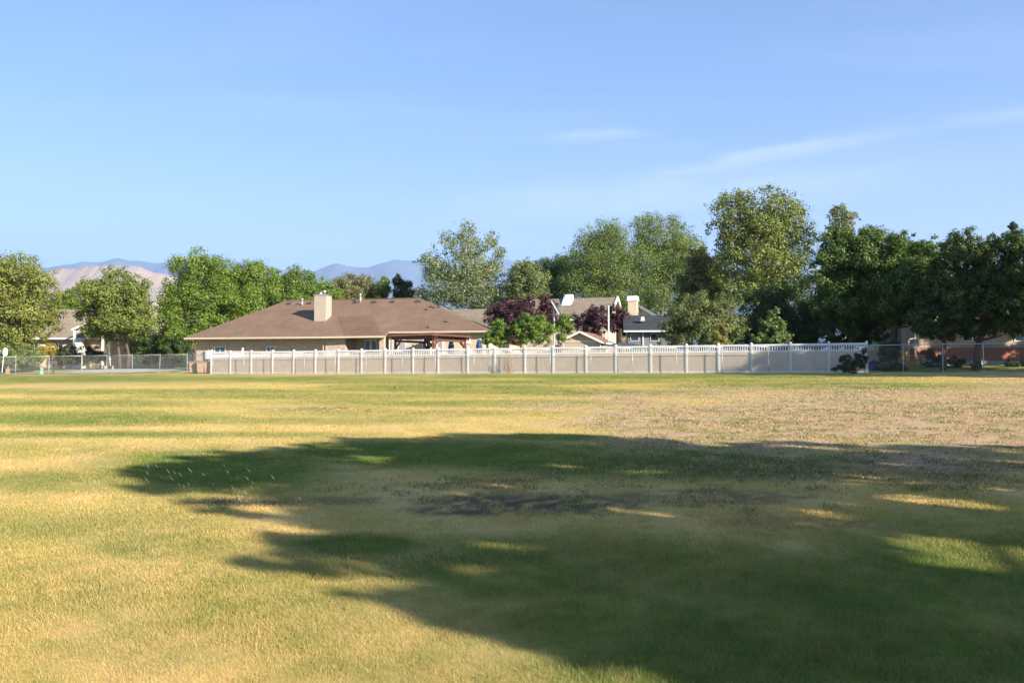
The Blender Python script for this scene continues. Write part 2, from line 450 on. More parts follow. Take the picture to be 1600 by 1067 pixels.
def ground():
    fr = np.arange(-42, 42.01, 0.3); bk = np.arange(45, 316, 3.0)
    ang = np.radians(np.concatenate([fr, bk])); na = len(ang)
    r = [0.6]
    while r[-1] < 15500:
        k = 1.25 if r[-1] < 2.5 else 1.013 if r[-1] < 75 else 1.03 if r[-1] < 180 else 1.25
        r.append(r[-1] * k)
    r = np.array(r); nr = len(r)
    A, Rr = np.meshgrid(ang, r)
    X = (Rr * np.sin(A)).ravel(); Y = (Rr * np.cos(A)).ravel(); Z = tz(X, Y)
    Z = Z + (fbm(X * 1.2, Y * 1.2, 77) - 0.5) * 0.035 * (np.hypot(X, Y) < 60)
    i = np.arange(nr - 1)[:, None] * na + np.arange(na)[None, :]
    j = np.arange(nr - 1)[:, None] * na + (np.arange(na)[None, :] + 1) % na
    q = np.stack([i, i + na, j + na, j], -1).reshape(-1, 4)
    X = np.append(X, 0); Y = np.append(Y, 0); Z = np.append(Z, gz(0, 0))
    tri = np.stack([np.full(na, len(X) - 1), np.arange(na), (np.arange(na) + 1) % na, (np.arange(na) + 1) % na], -1)[:, :3]
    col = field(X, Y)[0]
    m, nt, b = nmat('field_ground')
    at = N(nt, 'ShaderNodeAttribute', attribute_name='Col'); tc = N(nt, 'ShaderNodeTexCoord')
    n1 = N(nt, 'ShaderNodeTexNoise', i_Scale=14.0, i_Detail=6.0, i_Roughness=0.75); nt.links.new(tc.outputs['Object'], n1.inputs['Vector'])
    mr = N(nt, 'ShaderNodeMapRange'); mr.inputs['From Min'].default_value = 0.3; mr.inputs['From Max'].default_value = 0.7
    mr.inputs['To Min'].default_value = 0.80; mr.inputs['To Max'].default_value = 1.14
    nt.links.new(n1.outputs['Fac'], mr.inputs['Value'])
    vm = N(nt, 'ShaderNodeVectorMath', operation='SCALE'); nt.links.new(at.outputs['Color'], vm.inputs[0]); nt.links.new(mr.outputs['Result'], vm.inputs['Scale'])
    nt.links.new(vm.outputs[0], b.inputs['Base Color']); b.inputs['Roughness'].default_value = 1.0; b.inputs['Specular IOR Level'].default_value = 0.05
    n2 = N(nt, 'ShaderNodeTexNoise', i_Scale=9.0, i_Detail=8.0, i_Roughness=0.8); nt.links.new(tc.outputs['Object'], n2.inputs['Vector'])
    bp = N(nt, 'ShaderNodeBump'); bp.inputs['Strength'].default_value = 0.6; bp.inputs['Distance'].default_value = 0.04
    nt.links.new(n2.outputs['Fac'], bp.inputs['Height']); nt.links.new(bp.outputs['Normal'], b.inputs['Normal'])
    V = np.stack([X, Y, Z], -1)
    # quads and the small fan in the middle share one mesh
    me_f = np.concatenate([q[:, [0, 1, 2]], q[:, [0, 2, 3]], tri[:, [0, 1, 2]]])
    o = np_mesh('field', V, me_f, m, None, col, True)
    o['kind'] = 'structure'


def strips(n_, rmin, rmax, seed):
    """random points inside a wide wedge in front of the camera"""
    g = np.random.default_rng(seed)
    a = np.radians(g.uniform(-47, 49, n_)); t = g.uniform(0, 1, n_)
    r = rmin * (rmax / rmin) ** t
    return r * np.sin(a), r * np.cos(a), r, g


def grass():
    X, Y, r, g = strips(2750000, 3.2, 52, 3)
    v = (X - P0[0]) * EV[0] + (Y - P0[1]) * EV[1]
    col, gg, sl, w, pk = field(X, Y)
    clump = fbm(X * 5, Y * 5, 91, 3)
    keep = (v < -0.6) & (g.uniform(0, 1, len(X)) > sl * 0.93) & (g.uniform(0, 1, len(X)) < 0.75 + .5 * clump)
    X, Y, r, col, gg, clump = X[keep], Y[keep], r[keep], col[keep], gg[keep], clump[keep]; n = len(X)
    h = (0.012 + 0.024 * g.uniform(0, 1, n) ** 2.2) * (0.7 + 0.6 * clump) * (0.85 + 0.5 * gg)
    wd = np.clip(0.00034 * r, 0.0012, 0.02) * g.uniform(0.7, 1.3, n)
    az = g.uniform(0, 2 * pi, n); lean = g.normal(0, 0.7, (n, 2)) * h[:, None]
    tx = np.cos(az) * wd; ty = np.sin(az) * wd
    Z = tz(X, Y) - 0.012
    V = np.empty((n, 3, 3), np.float32)
    V[:, 0] = np.stack([X - tx, Y - ty, Z], -1); V[:, 1] = np.stack([X + tx, Y + ty, Z], -1)
    V[:, 2] = np.stack([X + lean[:, 0], Y + lean[:, 1], Z + h + 0.012], -1)
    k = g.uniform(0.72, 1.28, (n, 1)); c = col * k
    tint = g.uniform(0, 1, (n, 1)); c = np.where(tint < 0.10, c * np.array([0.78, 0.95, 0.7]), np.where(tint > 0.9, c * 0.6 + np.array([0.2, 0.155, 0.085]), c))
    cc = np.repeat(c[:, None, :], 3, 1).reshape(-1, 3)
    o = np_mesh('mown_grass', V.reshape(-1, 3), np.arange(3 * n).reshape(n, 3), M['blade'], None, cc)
    tag(o, 'short mown grass of the field, straw yellow with green patches', 'grass', kind='stuff')


def weeds():
    X, Y, r, g = strips(1300000, 6.5, 48, 8)
    col, gg, sl, w, pk = field(X, Y)
    cl = fbm(X * 1.6, Y * 1.6, 133, 3); cl2 = fbm(X * 4.5, Y * 4.5, 137, 3)
    dens = np.clip(w, 0, 1) * ss(0.42, 0.62, cl * 0.5 + cl2 * 0.5)
    keep = g.uniform(0, 1, len(X)) < dens * 0.55
    X, Y, r, gg, cl, cl2, pk = X[keep], Y[keep], r[keep], gg[keep], cl[keep], cl2[keep], pk[keep]; n = len(X)
    h = g.uniform(0.012, 0.05, n) * (0.5 + 0.9 * cl2)
    wd = np.clip(0.0004 * r, 0.002, 0.014) * g.uniform(0.6, 1.4, n)
    az = g.uniform(0, 2 * pi, n); lean = g.normal(0, 0.8, (n, 2)) * h[:, None]
    tx = np.cos(az) * wd; ty = np.sin(az) * wd; Z = tz(X, Y) - 0.01
    V = np.empty((n, 4, 3), np.float32)
    V[:, 0] = np.stack([X - tx, Y - ty, Z], -1); V[:, 1] = np.stack([X + tx, Y + ty, Z], -1)
    V[:, 2] = np.stack([X + tx * .7 + lean[:, 0], Y + ty * .7 + lean[:, 1], Z + h], -1); V[:, 3] = np.stack([X - tx * .7 + lean[:, 0], Y - ty * .7 + lean[:, 1], Z + h], -1)
    t = (g.uniform(0, 1, n) < 0.30 + 0.5 * (cl2 > 0.60))[:, None]
    c = np.where(t, np.array([0.17, 0.20, 0.065]), np.array([0.48, 0.36, 0.215])) * g.uniform(0.65, 1.25, (n, 1))
    fl = (g.uniform(0, 1, n) < 0.007)[:, None] & (pk > 0.3)[:, None]
    c = np.where(fl, np.array([0.85, 0.83, 0.82]), c)
    cc = np.repeat(c[:, None, :], 4, 1).reshape(-1, 3)
    o = np_mesh('dry_weeds', V.reshape(-1, 3), np.arange(4 * n).reshape(n, 4), M['blade'], None, cc)
    tag(o, 'ragged dry weeds and clover on the unmown pinkish part of the field', 'weeds', kind='stuff')


# ------------------------------------------------------------------ trees and shrubs
def crown_mesh(g, lobes, nleaf, size, col, var=0.14, up=0.35, loose=1.0, alt=None, flat=0.8):
    lob = np.array(lobes, float)                       # x y z rx ry rz
    area = (lob[:, 3] * lob[:, 5] + lob[:, 4] * lob[:, 5] + lob[:, 3] * lob[:, 4])
    cl_c, cl_r, cl_w = [], [], []
    for L, a in zip(lob, area):
        rm = (L[3] * L[4] * L[5]) ** (1 / 3)
        k = int(np.clip(9 + 5 * rm * rm, 9, 42))
        d = g.normal(0, 1, (k, 3)); d /= np.linalg.norm(d, axis=1)[:, None]
        rad = g.uniform(0.15, 1.0, (k, 1)) ** 0.55
        stray = g.uniform(0, 1, (k, 1)) < .16
        rad = np.where(stray, g.uniform(1.02, 1.32, (k, 1)), rad)
        c = L[:3] + d * rad * L[3:6] * 0.86
        rr = rm * g.uniform(0.20, 0.42, k) * np.where(stray[:, 0], .6, 1.0)
        cl_c.append(c); cl_r.append(rr); cl_w.append(rr ** 2)
    cc = np.concatenate(cl_c); cr = np.concatenate(cl_r); cw = np.concatenate(cl_w); cw /= cw.sum()
    idx = g.choice(len(cc), nleaf, p=cw)
    off = g.normal(0, 0.52 * loose, (nleaf, 3)); ln = np.linalg.norm(off, axis=1)[:, None]
    off = off / np.maximum(1, ln / 1.35); off[:, 2] *= flat
    c = cc[idx] + off * cr[idx][:, None]
    n = off * 1.1 + g.normal(0, 0.36, (nleaf, 3)) + np.array([0, 0, up]); n /= np.linalg.norm(n, axis=1)[:, None]
    t = np.cross(n, g.normal(0, 1, (nleaf, 3))); t /= np.linalg.norm(t, axis=1)[:, None] + 1e-9
    b = np.cross(n, t)
    L = size * 0.82 * g.uniform(0.6, 1.35, (nleaf, 1)); W = L * g.uniform(0.5, 0.75, (nleaf, 1))
    V = np.stack([c + t * L * .5, c + b * W * .5 + n * L * .08, c - t * L * .5, c - b * W * .5 + n * L * .08], 1)
    ck = (0.82 + 0.36 * g.uniform(0, 1, len(cc)))[idx][:, None]
    k = ck * g.uniform(1 - var, 1 + var, (nleaf, 1))
    colr = np.array(col) * k
    if alt is not None:
        m = g.uniform(0, 1, (nleaf, 1)) < alt[1]; colr = np.where(m, np.array(alt[0]) * k, colr)
    cv = np.repeat(colr[:, None, :], 4, 1).reshape(-1, 3)
    return V.reshape(-1, 3), np.arange(4 * nleaf).reshape(nleaf, 4), cv, cc, cr


def plant(name, label, cat, bx, by, lobes, nleaf, size, col, trunk_r=0.0, seed=1, group=None, bark='bark', alt=None, var=0.14, loose=1.0, twigs=60, fork=0.3, bz=None, stems=1, flat=0.8, sink=0.1, lean=0.0):
    """lobes are local: x, y, z, rx, ry, rz above the base"""
    g = np.random.default_rng(seed)
    z0 = gz(bx, by) if bz is None else bz
    root = thing(name, label, cat, (bx, by, z0 - 0.03), 0, group)
    V, Fc, cv, cc, cr = crown_mesh(g, lobes, int(nleaf * 3.6), size * .8, col, var, alt=alt, loose=loose, flat=flat)
    np_mesh('crown', V, Fc, M['leaf'], root, cv)
    if trunk_r > 0:
        mb = MB()
        lob = np.array(lobes); top = lob[:, 2].max(); ctr = (lob[:, 0] * lob[:, 3]).sum() / lob[:, 3].sum()
        lowest = max(0.35, (lob[:, 2] - lob[:, 5]).min())
        for s_ in range(stems):
            ox = (s_ - (stems - 1) / 2) * trunk_r * 3.0
            hts = np.linspace(0, 1, 7)
            pts = [(ox * (1 + 1.6 * t) + lean * (1 - t) * t + ctr * t ** 1.4 + g.normal(0, 0.12) * trunk_r * 5 * (t > 0) * (t < 1), g.normal(0, 0.10) * trunk_r * 5 * (t > 0), -sink + (top + sink) * t * 0.93) for t in hts]
            rad = [trunk_r * (1.35 if i == 0 else 1.0) * (1 - 0.9 * t) / (stems ** 0.5) + 0.01 for i, t in enumerate(hts)]
            mb.tube(pts, rad, 8)
            tp = np.array(pts)
            for i, L in enumerate(lob):
                if i % stems != s_: continue
                zs = np.clip(min(L[2] - 0.5 * abs(L[0] - ctr) - 0.3, L[2] * 0.8), lowest * fork + 0.3 * (top * fork), top * 0.85)
                f = np.clip((zs + sink) / ((top + sink) * 0.93), 0.05, 0.95) * 6; k = int(f); a = tp[k] + (tp[min(k + 1, 6)] - tp[k]) * (f - k)
                e = L[:3]; mid = a * 0.5 + e * 0.5 + np.array([0, 0, -0.10 * np.linalg.norm(e - a)]) + g.normal(0, 0.08, 3) * np.linalg.norm(e - a)
                r0 = trunk_r * 0.42 * (1 - 0.55 * zs / top)
                mb.tube([a, a * .6 + mid * .4, mid, mid * .5 + e * .5, e], [r0, r0 * .85, r0 * .6, r0 * .42, 0.012], 6)
                near = np.argsort(((cc - e) ** 2).sum(1))[:max(4, twigs // len(lob))]
                for q in near:
                    c = cc[q]; m2 = (e + c) / 2 + g.normal(0, 0.12, 3)
                    mb.tube([e * .7 + mid * .3, m2, c], [r0 * .30, r0 * .2, 0.006], 4, False)
        mb.build('trunk', M[bark], root, True)
    return root


def ptree(name, label, cat, tx, Y, plobes, nleaf, size, col, trunk_r, seed, thick=1.0, **kw):
    """a tree from the outline lobes of its crown as measured on the photo (x, y, rx, ry), given depth and thickness of its own"""
    g = np.random.default_rng(seed + 500)
    bx = (tx - CX) / F * Y; z0 = kw.get('bz', None)
    if z0 is None: z0 = gz(bx, Y)
    s = Y / F
    xs = np.array([p[0] for p in plobes], float); wx = (max(p[0] + p[2] for p in plobes) - min(p[0] - p[2] for p in plobes)) / 2 * s; mx = (xs.min() + xs.max()) / 2
    lobes = []
    for i, (x, y, rx, ry) in enumerate(plobes):
        lx = (x - tx) * s; lz = CAMZ + (HY - y) * s - z0
        room = max(0.0, 1 - abs((x - mx) * s) / (wx + 1e-6)) * wx * 0.75 * thick
        ry_ = (rx + ry) / 2 * s * 1.1
        for dy in ([-0.55, 0.5] if room > ry_ * 0.6 else [0.0]):
            ly = dy * room + g.normal(0, 0.12) * room
            lobes.append((lx, ly, lz, rx * s * 1.12, ry_, ry * s * 1.12))
    return plant(name, label, cat, bx, Y, lobes, nleaf, size, col, trunk_r, seed, **kw)


MID = (0.155, 0.230, 0.030); YEL = (0.245, 0.26, 0.050); GREY = (0.25, 0.295, 0.145); DARK = (0.066, 0.105, 0.026); PLUM = (0.085, 0.030, 0.040); BRIGHT = (0.150, 0.235, 0.034)
OLV = (0.185, 0.195, 0.075); ELM = (0.165, 0.22, 0.052)


def vegetation():
    # left group, across the street
    ptree('maple_tree', 'yellow green tree at the far left edge, in front of the tan-roofed house', 'tree', 4, 96,
          [(-10, 425, 38, 30), (42, 422, 26, 24), (8, 468, 45, 35), (58, 452, 26, 24), (40, 492, 38, 26), (70, 500, 18, 12), (-25, 500, 45, 35), (10, 525, 42, 20), (62, 522, 22, 10)], 15000, 0.34, (0.20, 0.225, 0.055), 0.30, 1, alt=(YEL, 0.3))
    ptree('maple_tree', 'round-crowned tree with low forked trunk between the tan-roofed house and its white column', 'tree', 193, 98,
          [(186, 436, 20, 17), (150, 452, 26, 18), (212, 450, 20, 18), (180, 470, 44, 26), (143, 488, 26, 20), (220, 485, 20, 20), (196, 505, 40, 22), (155, 513, 26, 16), (228, 508, 14, 14)], 12500, 0.33, (0.18, 0.22, 0.045), 0.27, 2, stems=2, fork=0.12)
    ptree('ash_tree', 'tall dense green tree just left of the brown-roofed house', 'tree', 305, 104,
          [(318, 410, 22, 20), (300, 428, 30, 26), (345, 428, 24, 26), (285, 462, 34, 30), (330, 465, 36, 36), (268, 490, 24, 26), (300, 505, 38, 30), (262, 518, 20, 16), (345, 500, 30, 26), (275, 535, 28, 14)], 17000, 0.32, MID, 0.30, 3)
    ptree('ash_tree', 'dense green tree behind the left slope of the brown roof, second of three', 'tree', 388, 107,
          [(395, 425, 25, 20), (372, 440, 26, 24), (412, 448, 26, 26), (385, 475, 46, 32), (360, 500, 26, 22)], 11500, 0.32, MID, 0.26, 4)
    ptree('ash_tree', 'dense green tree behind the brown roof, just left of its chimney', 'tree', 455, 109,
          [(470, 436, 22, 20), (438, 442, 20, 20), (455, 462, 36, 28), (480, 462, 16, 20), (430, 480, 30, 20)], 9500, 0.32, (0.145, 0.215, 0.037), 0.24, 5)
    ptree('small_tree', 'small green tree peeking over the roof right behind the chimney', 'tree', 508, 118, [(505, 452, 14, 14), (522, 460, 14, 12), (510, 472, 24, 16)], 3500, 0.34, MID, 0.16, 6)
    ptree('olive_tree', 'muted olive-brown round tree behind the ridge of the brown roof', 'tree', 553, 122, [(543, 444, 22, 18), (570, 446, 20, 16), (555, 462, 36, 20)], 6500, 0.32, OLV, 0.2, 7, alt=((0.2, 0.16, 0.08), 0.25))
    ptree('small_tree', 'pale green slender tree behind the roof, left of the dark pair', 'tree', 598, 120, [(600, 448, 9, 14), (597, 464, 13, 14)], 2200, 0.32, MID, 0.14, 8)
    ptree('dark_tree', 'dark green narrow tree behind the ridge, left of the tall pale-trunked tree', 'tree', 626, 118, [(622, 444, 10, 14), (635, 450, 12, 16), (628, 465, 20, 14)], 3600, 0.32, (0.055, 0.085, 0.026), 0.16, 9)
    ptree('cottonwood_tree', 'tall ragged pale-trunked tree with gaps in its crown, behind the brown roof right end', 'tree', 750, 112,
          [(728, 362, 18, 16), (700, 380, 20, 16), (738, 385, 26, 18), (672, 408, 22, 14), (692, 425, 30, 22), (735, 425, 34, 28), (768, 375, 14, 14), (782, 394, 14, 10), (770, 420, 18, 22), (700, 460, 34, 22), (745, 462, 36, 24), (782, 460, 24, 24), (662, 462, 22, 14)],
          10500, 0.33, GREY, 0.36, 10, bark='pale_bark', loose=1.15, twigs=120, alt=((0.12, 0.16, 0.05), 0.35))
    ptree('cottonwood_tree', 'drooping grey green tree between the ragged tall tree and the big elms', 'tree', 822, 110,
          [(818, 420, 20, 18), (806, 445, 20, 22), (838, 448, 24, 24), (822, 468, 34, 18)], 6500, 0.32, (0.165, 0.21, 0.075), 0.22, 11, bark='pale_bark', loose=1.1)
    ptree('broadleaf_tree', 'dark green tree filling the gap left of the elms, above the far tan roof', 'tree', 868, 124,
          [(850, 418, 24, 16), (880, 416, 22, 18), (865, 445, 34, 26), (848, 470, 30, 18)], 8000, 0.34, (0.11, 0.165, 0.045), 0.25, 12)
    ptree('elm_tree', 'large feathery elm, left of the two, behind the far tan-roofed house', 'tree', 940, 114,
          [(945, 358, 24, 16), (920, 378, 28, 20), (962, 375, 26, 22), (905, 405, 24, 22), (945, 410, 44, 28), (985, 405, 26, 24), (915, 440, 40, 26), (965, 445, 46, 28), (940, 475, 50, 18)], 21000, 0.26, ELM, 0.42, 13, loose=1.25)
    ptree('elm_tree', 'large feathery elm, right of the two, with a bare pale branch showing', 'tree', 1035, 116,
          [(1010, 352, 28, 18), (1045, 356, 26, 16), (1072, 372, 24, 18), (1018, 380, 34, 24), (1060, 395, 36, 24), (1092, 385, 14, 12), (1010, 420, 36, 28), (1065, 430, 34, 28), (1030, 460, 50, 24), (1000, 480, 40, 16)], 21000, 0.26, (0.17, 0.225, 0.055), 0.42, 14, loose=1.25, bark='pale_bark')
    ptree('sycamore_tree', 'tallest tree, yellow green and broad, rising right of the elms', 'tree', 1190, 92,
          [(1148, 318, 34, 22), (1200, 318, 34, 20), (1235, 338, 32, 24), (1128, 350, 22, 22), (1172, 352, 44, 28), (1255, 366, 22, 22), (1215, 375, 42, 30), (1145, 388, 32, 28), (1252, 405, 24, 22), (1190, 415, 50, 30), (1135, 425, 26, 24), (1230, 435, 38, 24), (1165, 455, 50, 22)], 13500, 0.34, (0.225, 0.262, 0.062), 0.42, 15, alt=((0.14, 0.17, 0.045), 0.35))
    ptree('broadleaf_tree', 'dark tree with yellowed branch ends, low between the elms and the tallest tree', 'tree', 1096, 100,
          [(1092, 405, 22, 18), (1110, 420, 24, 22), (1080, 440, 22, 20), (1105, 455, 34, 26), (1085, 478, 34, 18)], 8500, 0.33, (0.12, 0.15, 0.04), 0.25, 16, alt=((0.30, 0.24, 0.09), 0.3))
    ptree('apple_tree', 'rounded grey olive tree leaning over the white fence, left of the dark hedge', 'tree', 1095, 67,
          [(1060, 488, 22, 20), (1094, 470, 26, 18), (1128, 482, 24, 20), (1045, 515, 18, 20), (1080, 505, 34, 26), (1120, 510, 30, 24), (1148, 500, 22, 22), (1065, 532, 26, 14), (1110, 532, 30, 12), (1145, 528, 18, 13)], 13500, 0.19, (0.16, 0.19, 0.065), 0.17, 17)
    ptree('young_tree', 'small tree with sunlit yellowish leaves just above the white fence', 'tree', 1126, 62, [(1132, 516, 8, 10), (1124, 526, 10, 9), (1118, 536, 9, 6)], 900, 0.17, (0.27, 0.25, 0.06), 0.04, 18)
    ptree('young_tree', 'leafy light green young tree standing before the dark hedge above the fence', 'tree', 1206, 61, [(1207, 490, 9, 12), (1198, 508, 13, 12), (1216, 512, 12, 14), (1186, 525, 12, 10), (1208, 530, 18, 10), (1226, 528, 10, 10)], 2300, 0.20, (0.145, 0.20, 0.055), 0.07, 19)
    ptree('hedge_tree', 'very dark dense tree behind the white fence, below the tallest tree', 'tree', 1235, 72,
          [(1200, 470, 30, 26), (1245, 460, 34, 30), (1180, 505, 34, 28), (1225, 505, 38, 32), (1268, 495, 30, 36), (1240, 530, 40, 16), (1165, 522, 24, 18), (1185, 535, 30, 12), (1210, 478, 24, 22), (1150, 538, 22, 10)], 12000, 0.24, DARK, 0.25, 20)
    ptree('hedge_tree', 'very dark dense tree filling the shade left of the yellow chair', 'tree', 1300, 67,
          [(1285, 478, 24, 28), (1315, 485, 28, 30), (1290, 515, 30, 22), (1330, 512, 26, 16), (1300, 535, 34, 12), (1350, 510, 22, 18), (1375, 500, 24, 22), (1345, 490, 24, 20), (1338, 527, 24, 12), (1366, 524, 18, 12), (1130, 528, 30, 14)], 12500, 0.22, DARK, 0.22, 21)
    # right hand row
    ptree('maple_tree', 'big dark green tree behind the right end of the white fence, sunlit on top', 'tree', 1330, 64,
          [(1308, 372, 24, 20), (1345, 378, 30, 20), (1296, 405, 22, 26), (1332, 410, 36, 28), (1370, 400, 26, 24), (1300, 445, 30, 28), (1350, 445, 40, 30), (1325, 480, 44, 24)], 18500, 0.235, (0.10, 0.16, 0.034), 0.27, 22)
    ptree('maple_tree', 'big dark tree with a bushy trunk, directly left of the yellow chair', 'tree', 1394, 62,
          [(1405, 380, 28, 18), (1440, 392, 24, 20), (1385, 405, 28, 26), (1425, 415, 36, 28), (1455, 425, 24, 26), (1400, 445, 40, 30), (1445, 460, 34, 26), (1395, 485, 40, 22), (1430, 495, 30, 14)], 18500, 0.235, (0.10, 0.16, 0.034), 0.27, 23)
    ptree('poplar_tree', 'pale sparse treetop poking out above the dark right-hand row', 'tree', 1322, 88, [(1312, 328, 14, 12), (1332, 335, 14, 9), (1318, 348, 18, 14), (1320, 375, 20, 18), (1318, 415, 22, 24)], 3600, 0.27, (0.22, 0.25, 0.13), 0.2, 24, loose=1.2, bark='pale_bark')
    ptree('maple_tree', 'dark shade tree with slim straight trunk in front of the red brick wall', 'tree', 1474, 57,
          [(1500, 375, 22, 16), (1488, 398, 24, 20), (1520, 398, 24, 22), (1478, 430, 26, 26), (1510, 440, 34, 30), (1472, 470, 30, 26), (1500, 490, 36, 22), (1460, 500, 20, 14), (1455, 512, 24, 14), (1490, 514, 28, 13), (1440, 498, 20, 14)], 15500, 0.215, DARK, 0.16, 25)
    ptree('maple_tree', 'dark shade tree with spreading low limbs, thickest trunk before the brick wall', 'tree', 1527, 57,
          [(1570, 378, 22, 18), (1545, 395, 24, 22), (1585, 402, 24, 24), (1550, 430, 36, 28), (1590, 445, 30, 32), (1535, 465, 34, 26), (1575, 482, 36, 24), (1545, 500, 30, 14), (1550, 510, 34, 14), (1592, 508, 30, 18), (1520, 512, 22, 11)], 16500, 0.215, DARK, 0.21, 26, fork=0.15)
    ptree('maple_tree', 'dark tree at the right edge of the picture, cut by the frame', 'tree', 1640, 58,
          [(1615, 385, 26, 22), (1660, 380, 40, 28), (1620, 430, 36, 36), (1670, 440, 46, 40), (1625, 490, 36, 30), (1660, 500, 40, 26), (1612, 520, 18, 14)], 13000, 0.215, DARK, 0.22, 27)
    ptree('cypress_tree', 'narrow pointed conifer tip rising far behind the right-hand trees', 'tree', 1588, 95, [(1588, 355, 4.5, 10), (1588, 372, 7, 14), (1588, 396, 8, 18), (1588, 430, 9, 24)], 2600, 0.24, (0.07, 0.10, 0.05), 0.14, 28, thick=1)
    # purple plums and small bright trees behind the fence
    ptree('plum_tree', 'broad purple-leaved plum tree between the brown roof and the solar pole', 'tree', 815, 86,
          [(790, 482, 26, 12), (828, 478, 24, 12), (855, 474, 16, 14), (775, 495, 22, 12), (815, 500, 34, 16), (850, 500, 24, 18), (790, 518, 28, 14)], 8500, 0.24, PLUM, 0.17, 30, alt=((0.05, 0.022, 0.025), 0.4))
    ptree('plum_tree', 'purple-leaved plum tree left of the white lamp pole', 'tree', 925, 84, [(935, 488, 16, 12), (912, 502, 20, 14), (940, 506, 18, 14), (925, 520, 26, 10)], 4200, 0.23, PLUM, 0.12, 31, alt=((0.05, 0.022, 0.025), 0.4))
    ptree('plum_tree', 'small purple-leaved plum tree right of the white lamp pole, under the white gable', 'tree', 966, 88, [(962, 488, 14, 10), (975, 498, 10, 12), (960, 506, 14, 12)], 1900, 0.23, PLUM, 0.09, 32, alt=((0.05, 0.022, 0.025), 0.4))
    ptree('crabapple_tree', 'bright green multi-stemmed small tree touching the right end of the brown roof', 'tree', 793, 71, [(780, 508, 14, 9), (772, 520, 15, 10), (790, 518, 12, 10), (764, 531, 12, 7), (782, 532, 14, 7)], 4200, 0.15, BRIGHT, 0.09, 33, stems=2, bark='pale_bark', fork=0.1)
    ptree('crabapple_tree', 'bright green round small tree in front of the purple plum, over the fence', 'tree', 836, 70, [(822, 500, 16, 9), (846, 500, 16, 9), (812, 513, 13, 10), (836, 514, 20, 11), (858, 514, 12, 10), (822, 528, 18, 8), (848, 528, 16, 7)], 7000, 0.15, BRIGHT, 0.10, 34, stems=3, bark='pale_bark', fork=0.1)
    ptree('crabapple_tree', 'bright green narrow small tree beside the solar pole and the shed', 'tree', 879, 71, [(884, 498, 10, 9), (876, 508, 10, 10), (888, 512, 10, 10), (880, 526, 10, 9)], 3000, 0.15, (0.165, 0.245, 0.04), 0.08, 35, bark='pale_bark')
    # left shrubs by the tan-roofed house
    for a in [
        ('shrub', 'broad light green hedge bush at far left behind the chain-link fence', 30, 92, [(8, 553, 26, 12), (38, 550, 22, 12), (55, 560, 16, 10), (20, 566, 36, 8)], 5200, 0.2, (0.17, 0.22, 0.06), 40),
        ('shrub', 'yellow flowering bush beside the light green hedge', 74, 95, [(70, 545, 8, 9), (80, 543, 7, 9), (75, 554, 11, 7)], 1700, 0.18, (0.36, 0.27, 0.035), 41),
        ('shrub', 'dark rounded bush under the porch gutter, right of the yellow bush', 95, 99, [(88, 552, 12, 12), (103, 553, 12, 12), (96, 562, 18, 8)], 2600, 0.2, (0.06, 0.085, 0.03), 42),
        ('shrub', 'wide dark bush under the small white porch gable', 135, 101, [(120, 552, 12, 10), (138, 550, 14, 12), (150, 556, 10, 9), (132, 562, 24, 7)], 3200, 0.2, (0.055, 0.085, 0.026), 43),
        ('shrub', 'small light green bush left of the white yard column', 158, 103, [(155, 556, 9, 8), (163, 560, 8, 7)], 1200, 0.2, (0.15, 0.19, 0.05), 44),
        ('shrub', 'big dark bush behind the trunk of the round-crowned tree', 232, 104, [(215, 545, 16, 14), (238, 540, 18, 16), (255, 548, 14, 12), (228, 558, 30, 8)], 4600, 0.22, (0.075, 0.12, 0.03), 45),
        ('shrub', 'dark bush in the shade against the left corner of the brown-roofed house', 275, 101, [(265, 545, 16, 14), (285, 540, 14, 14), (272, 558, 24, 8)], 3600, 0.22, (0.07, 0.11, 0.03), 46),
        ('shrub', 'dark bush by the brick wall just right of the yellow bench', 1458, 60, [(1452, 553, 9, 8), (1462, 560, 9, 9), (1455, 571, 10, 7)], 1500, 0.15, (0.05, 0.07, 0.025), 47),
        ('shrub', 'rounded clipped dark bush between the two trunks before the brick wall', 1493, 59, [(1490, 566, 12, 10), (1500, 570, 10, 10), (1493, 577, 13, 6)], 2100, 0.14, (0.045, 0.065, 0.025), 48),
        ('shrub', 'small dark bush near the right edge with pale lawn behind it', 1582, 58, [(1578, 568, 7, 9), (1586, 574, 8, 8)], 1200, 0.14, (0.045, 0.07, 0.025), 49),
        ('shrub', 'dark bush hugging the right edge under the cut-off tree', 1606, 58, [(1602, 566, 8, 10), (1612, 572, 9, 9)], 1300, 0.14, (0.045, 0.07, 0.025), 50),
        ('shrub', 'low tiny dark tuft on the shaded ground right of the thick trunk', 1548, 55.5, [(1545, 580, 6, 4), (1552, 581, 6, 3)], 500, 0.11, (0.04, 0.055, 0.02), 51),
        ('shrub', 'dark bush wrapped round the trunk left of the yellow chair', 1391, 58, [(1392, 545, 15, 12), (1390, 560, 17, 12), (1396, 573, 16, 9), (1380, 572, 10, 8)], 4200, 0.16, (0.045, 0.075, 0.025), 52),
        ('shrub', 'slim leafy stem at the base of the thick trunk', 1521, 56, [(1520, 572, 4, 6), (1523, 579, 5, 5)], 420, 0.12, (0.10, 0.11, 0.05), 53),
    ]:
        ptree(a[0], a[1], 'bush', a[2], a[3], a[4], a[5], a[6], a[7], 0.035, a[8], twigs=12)
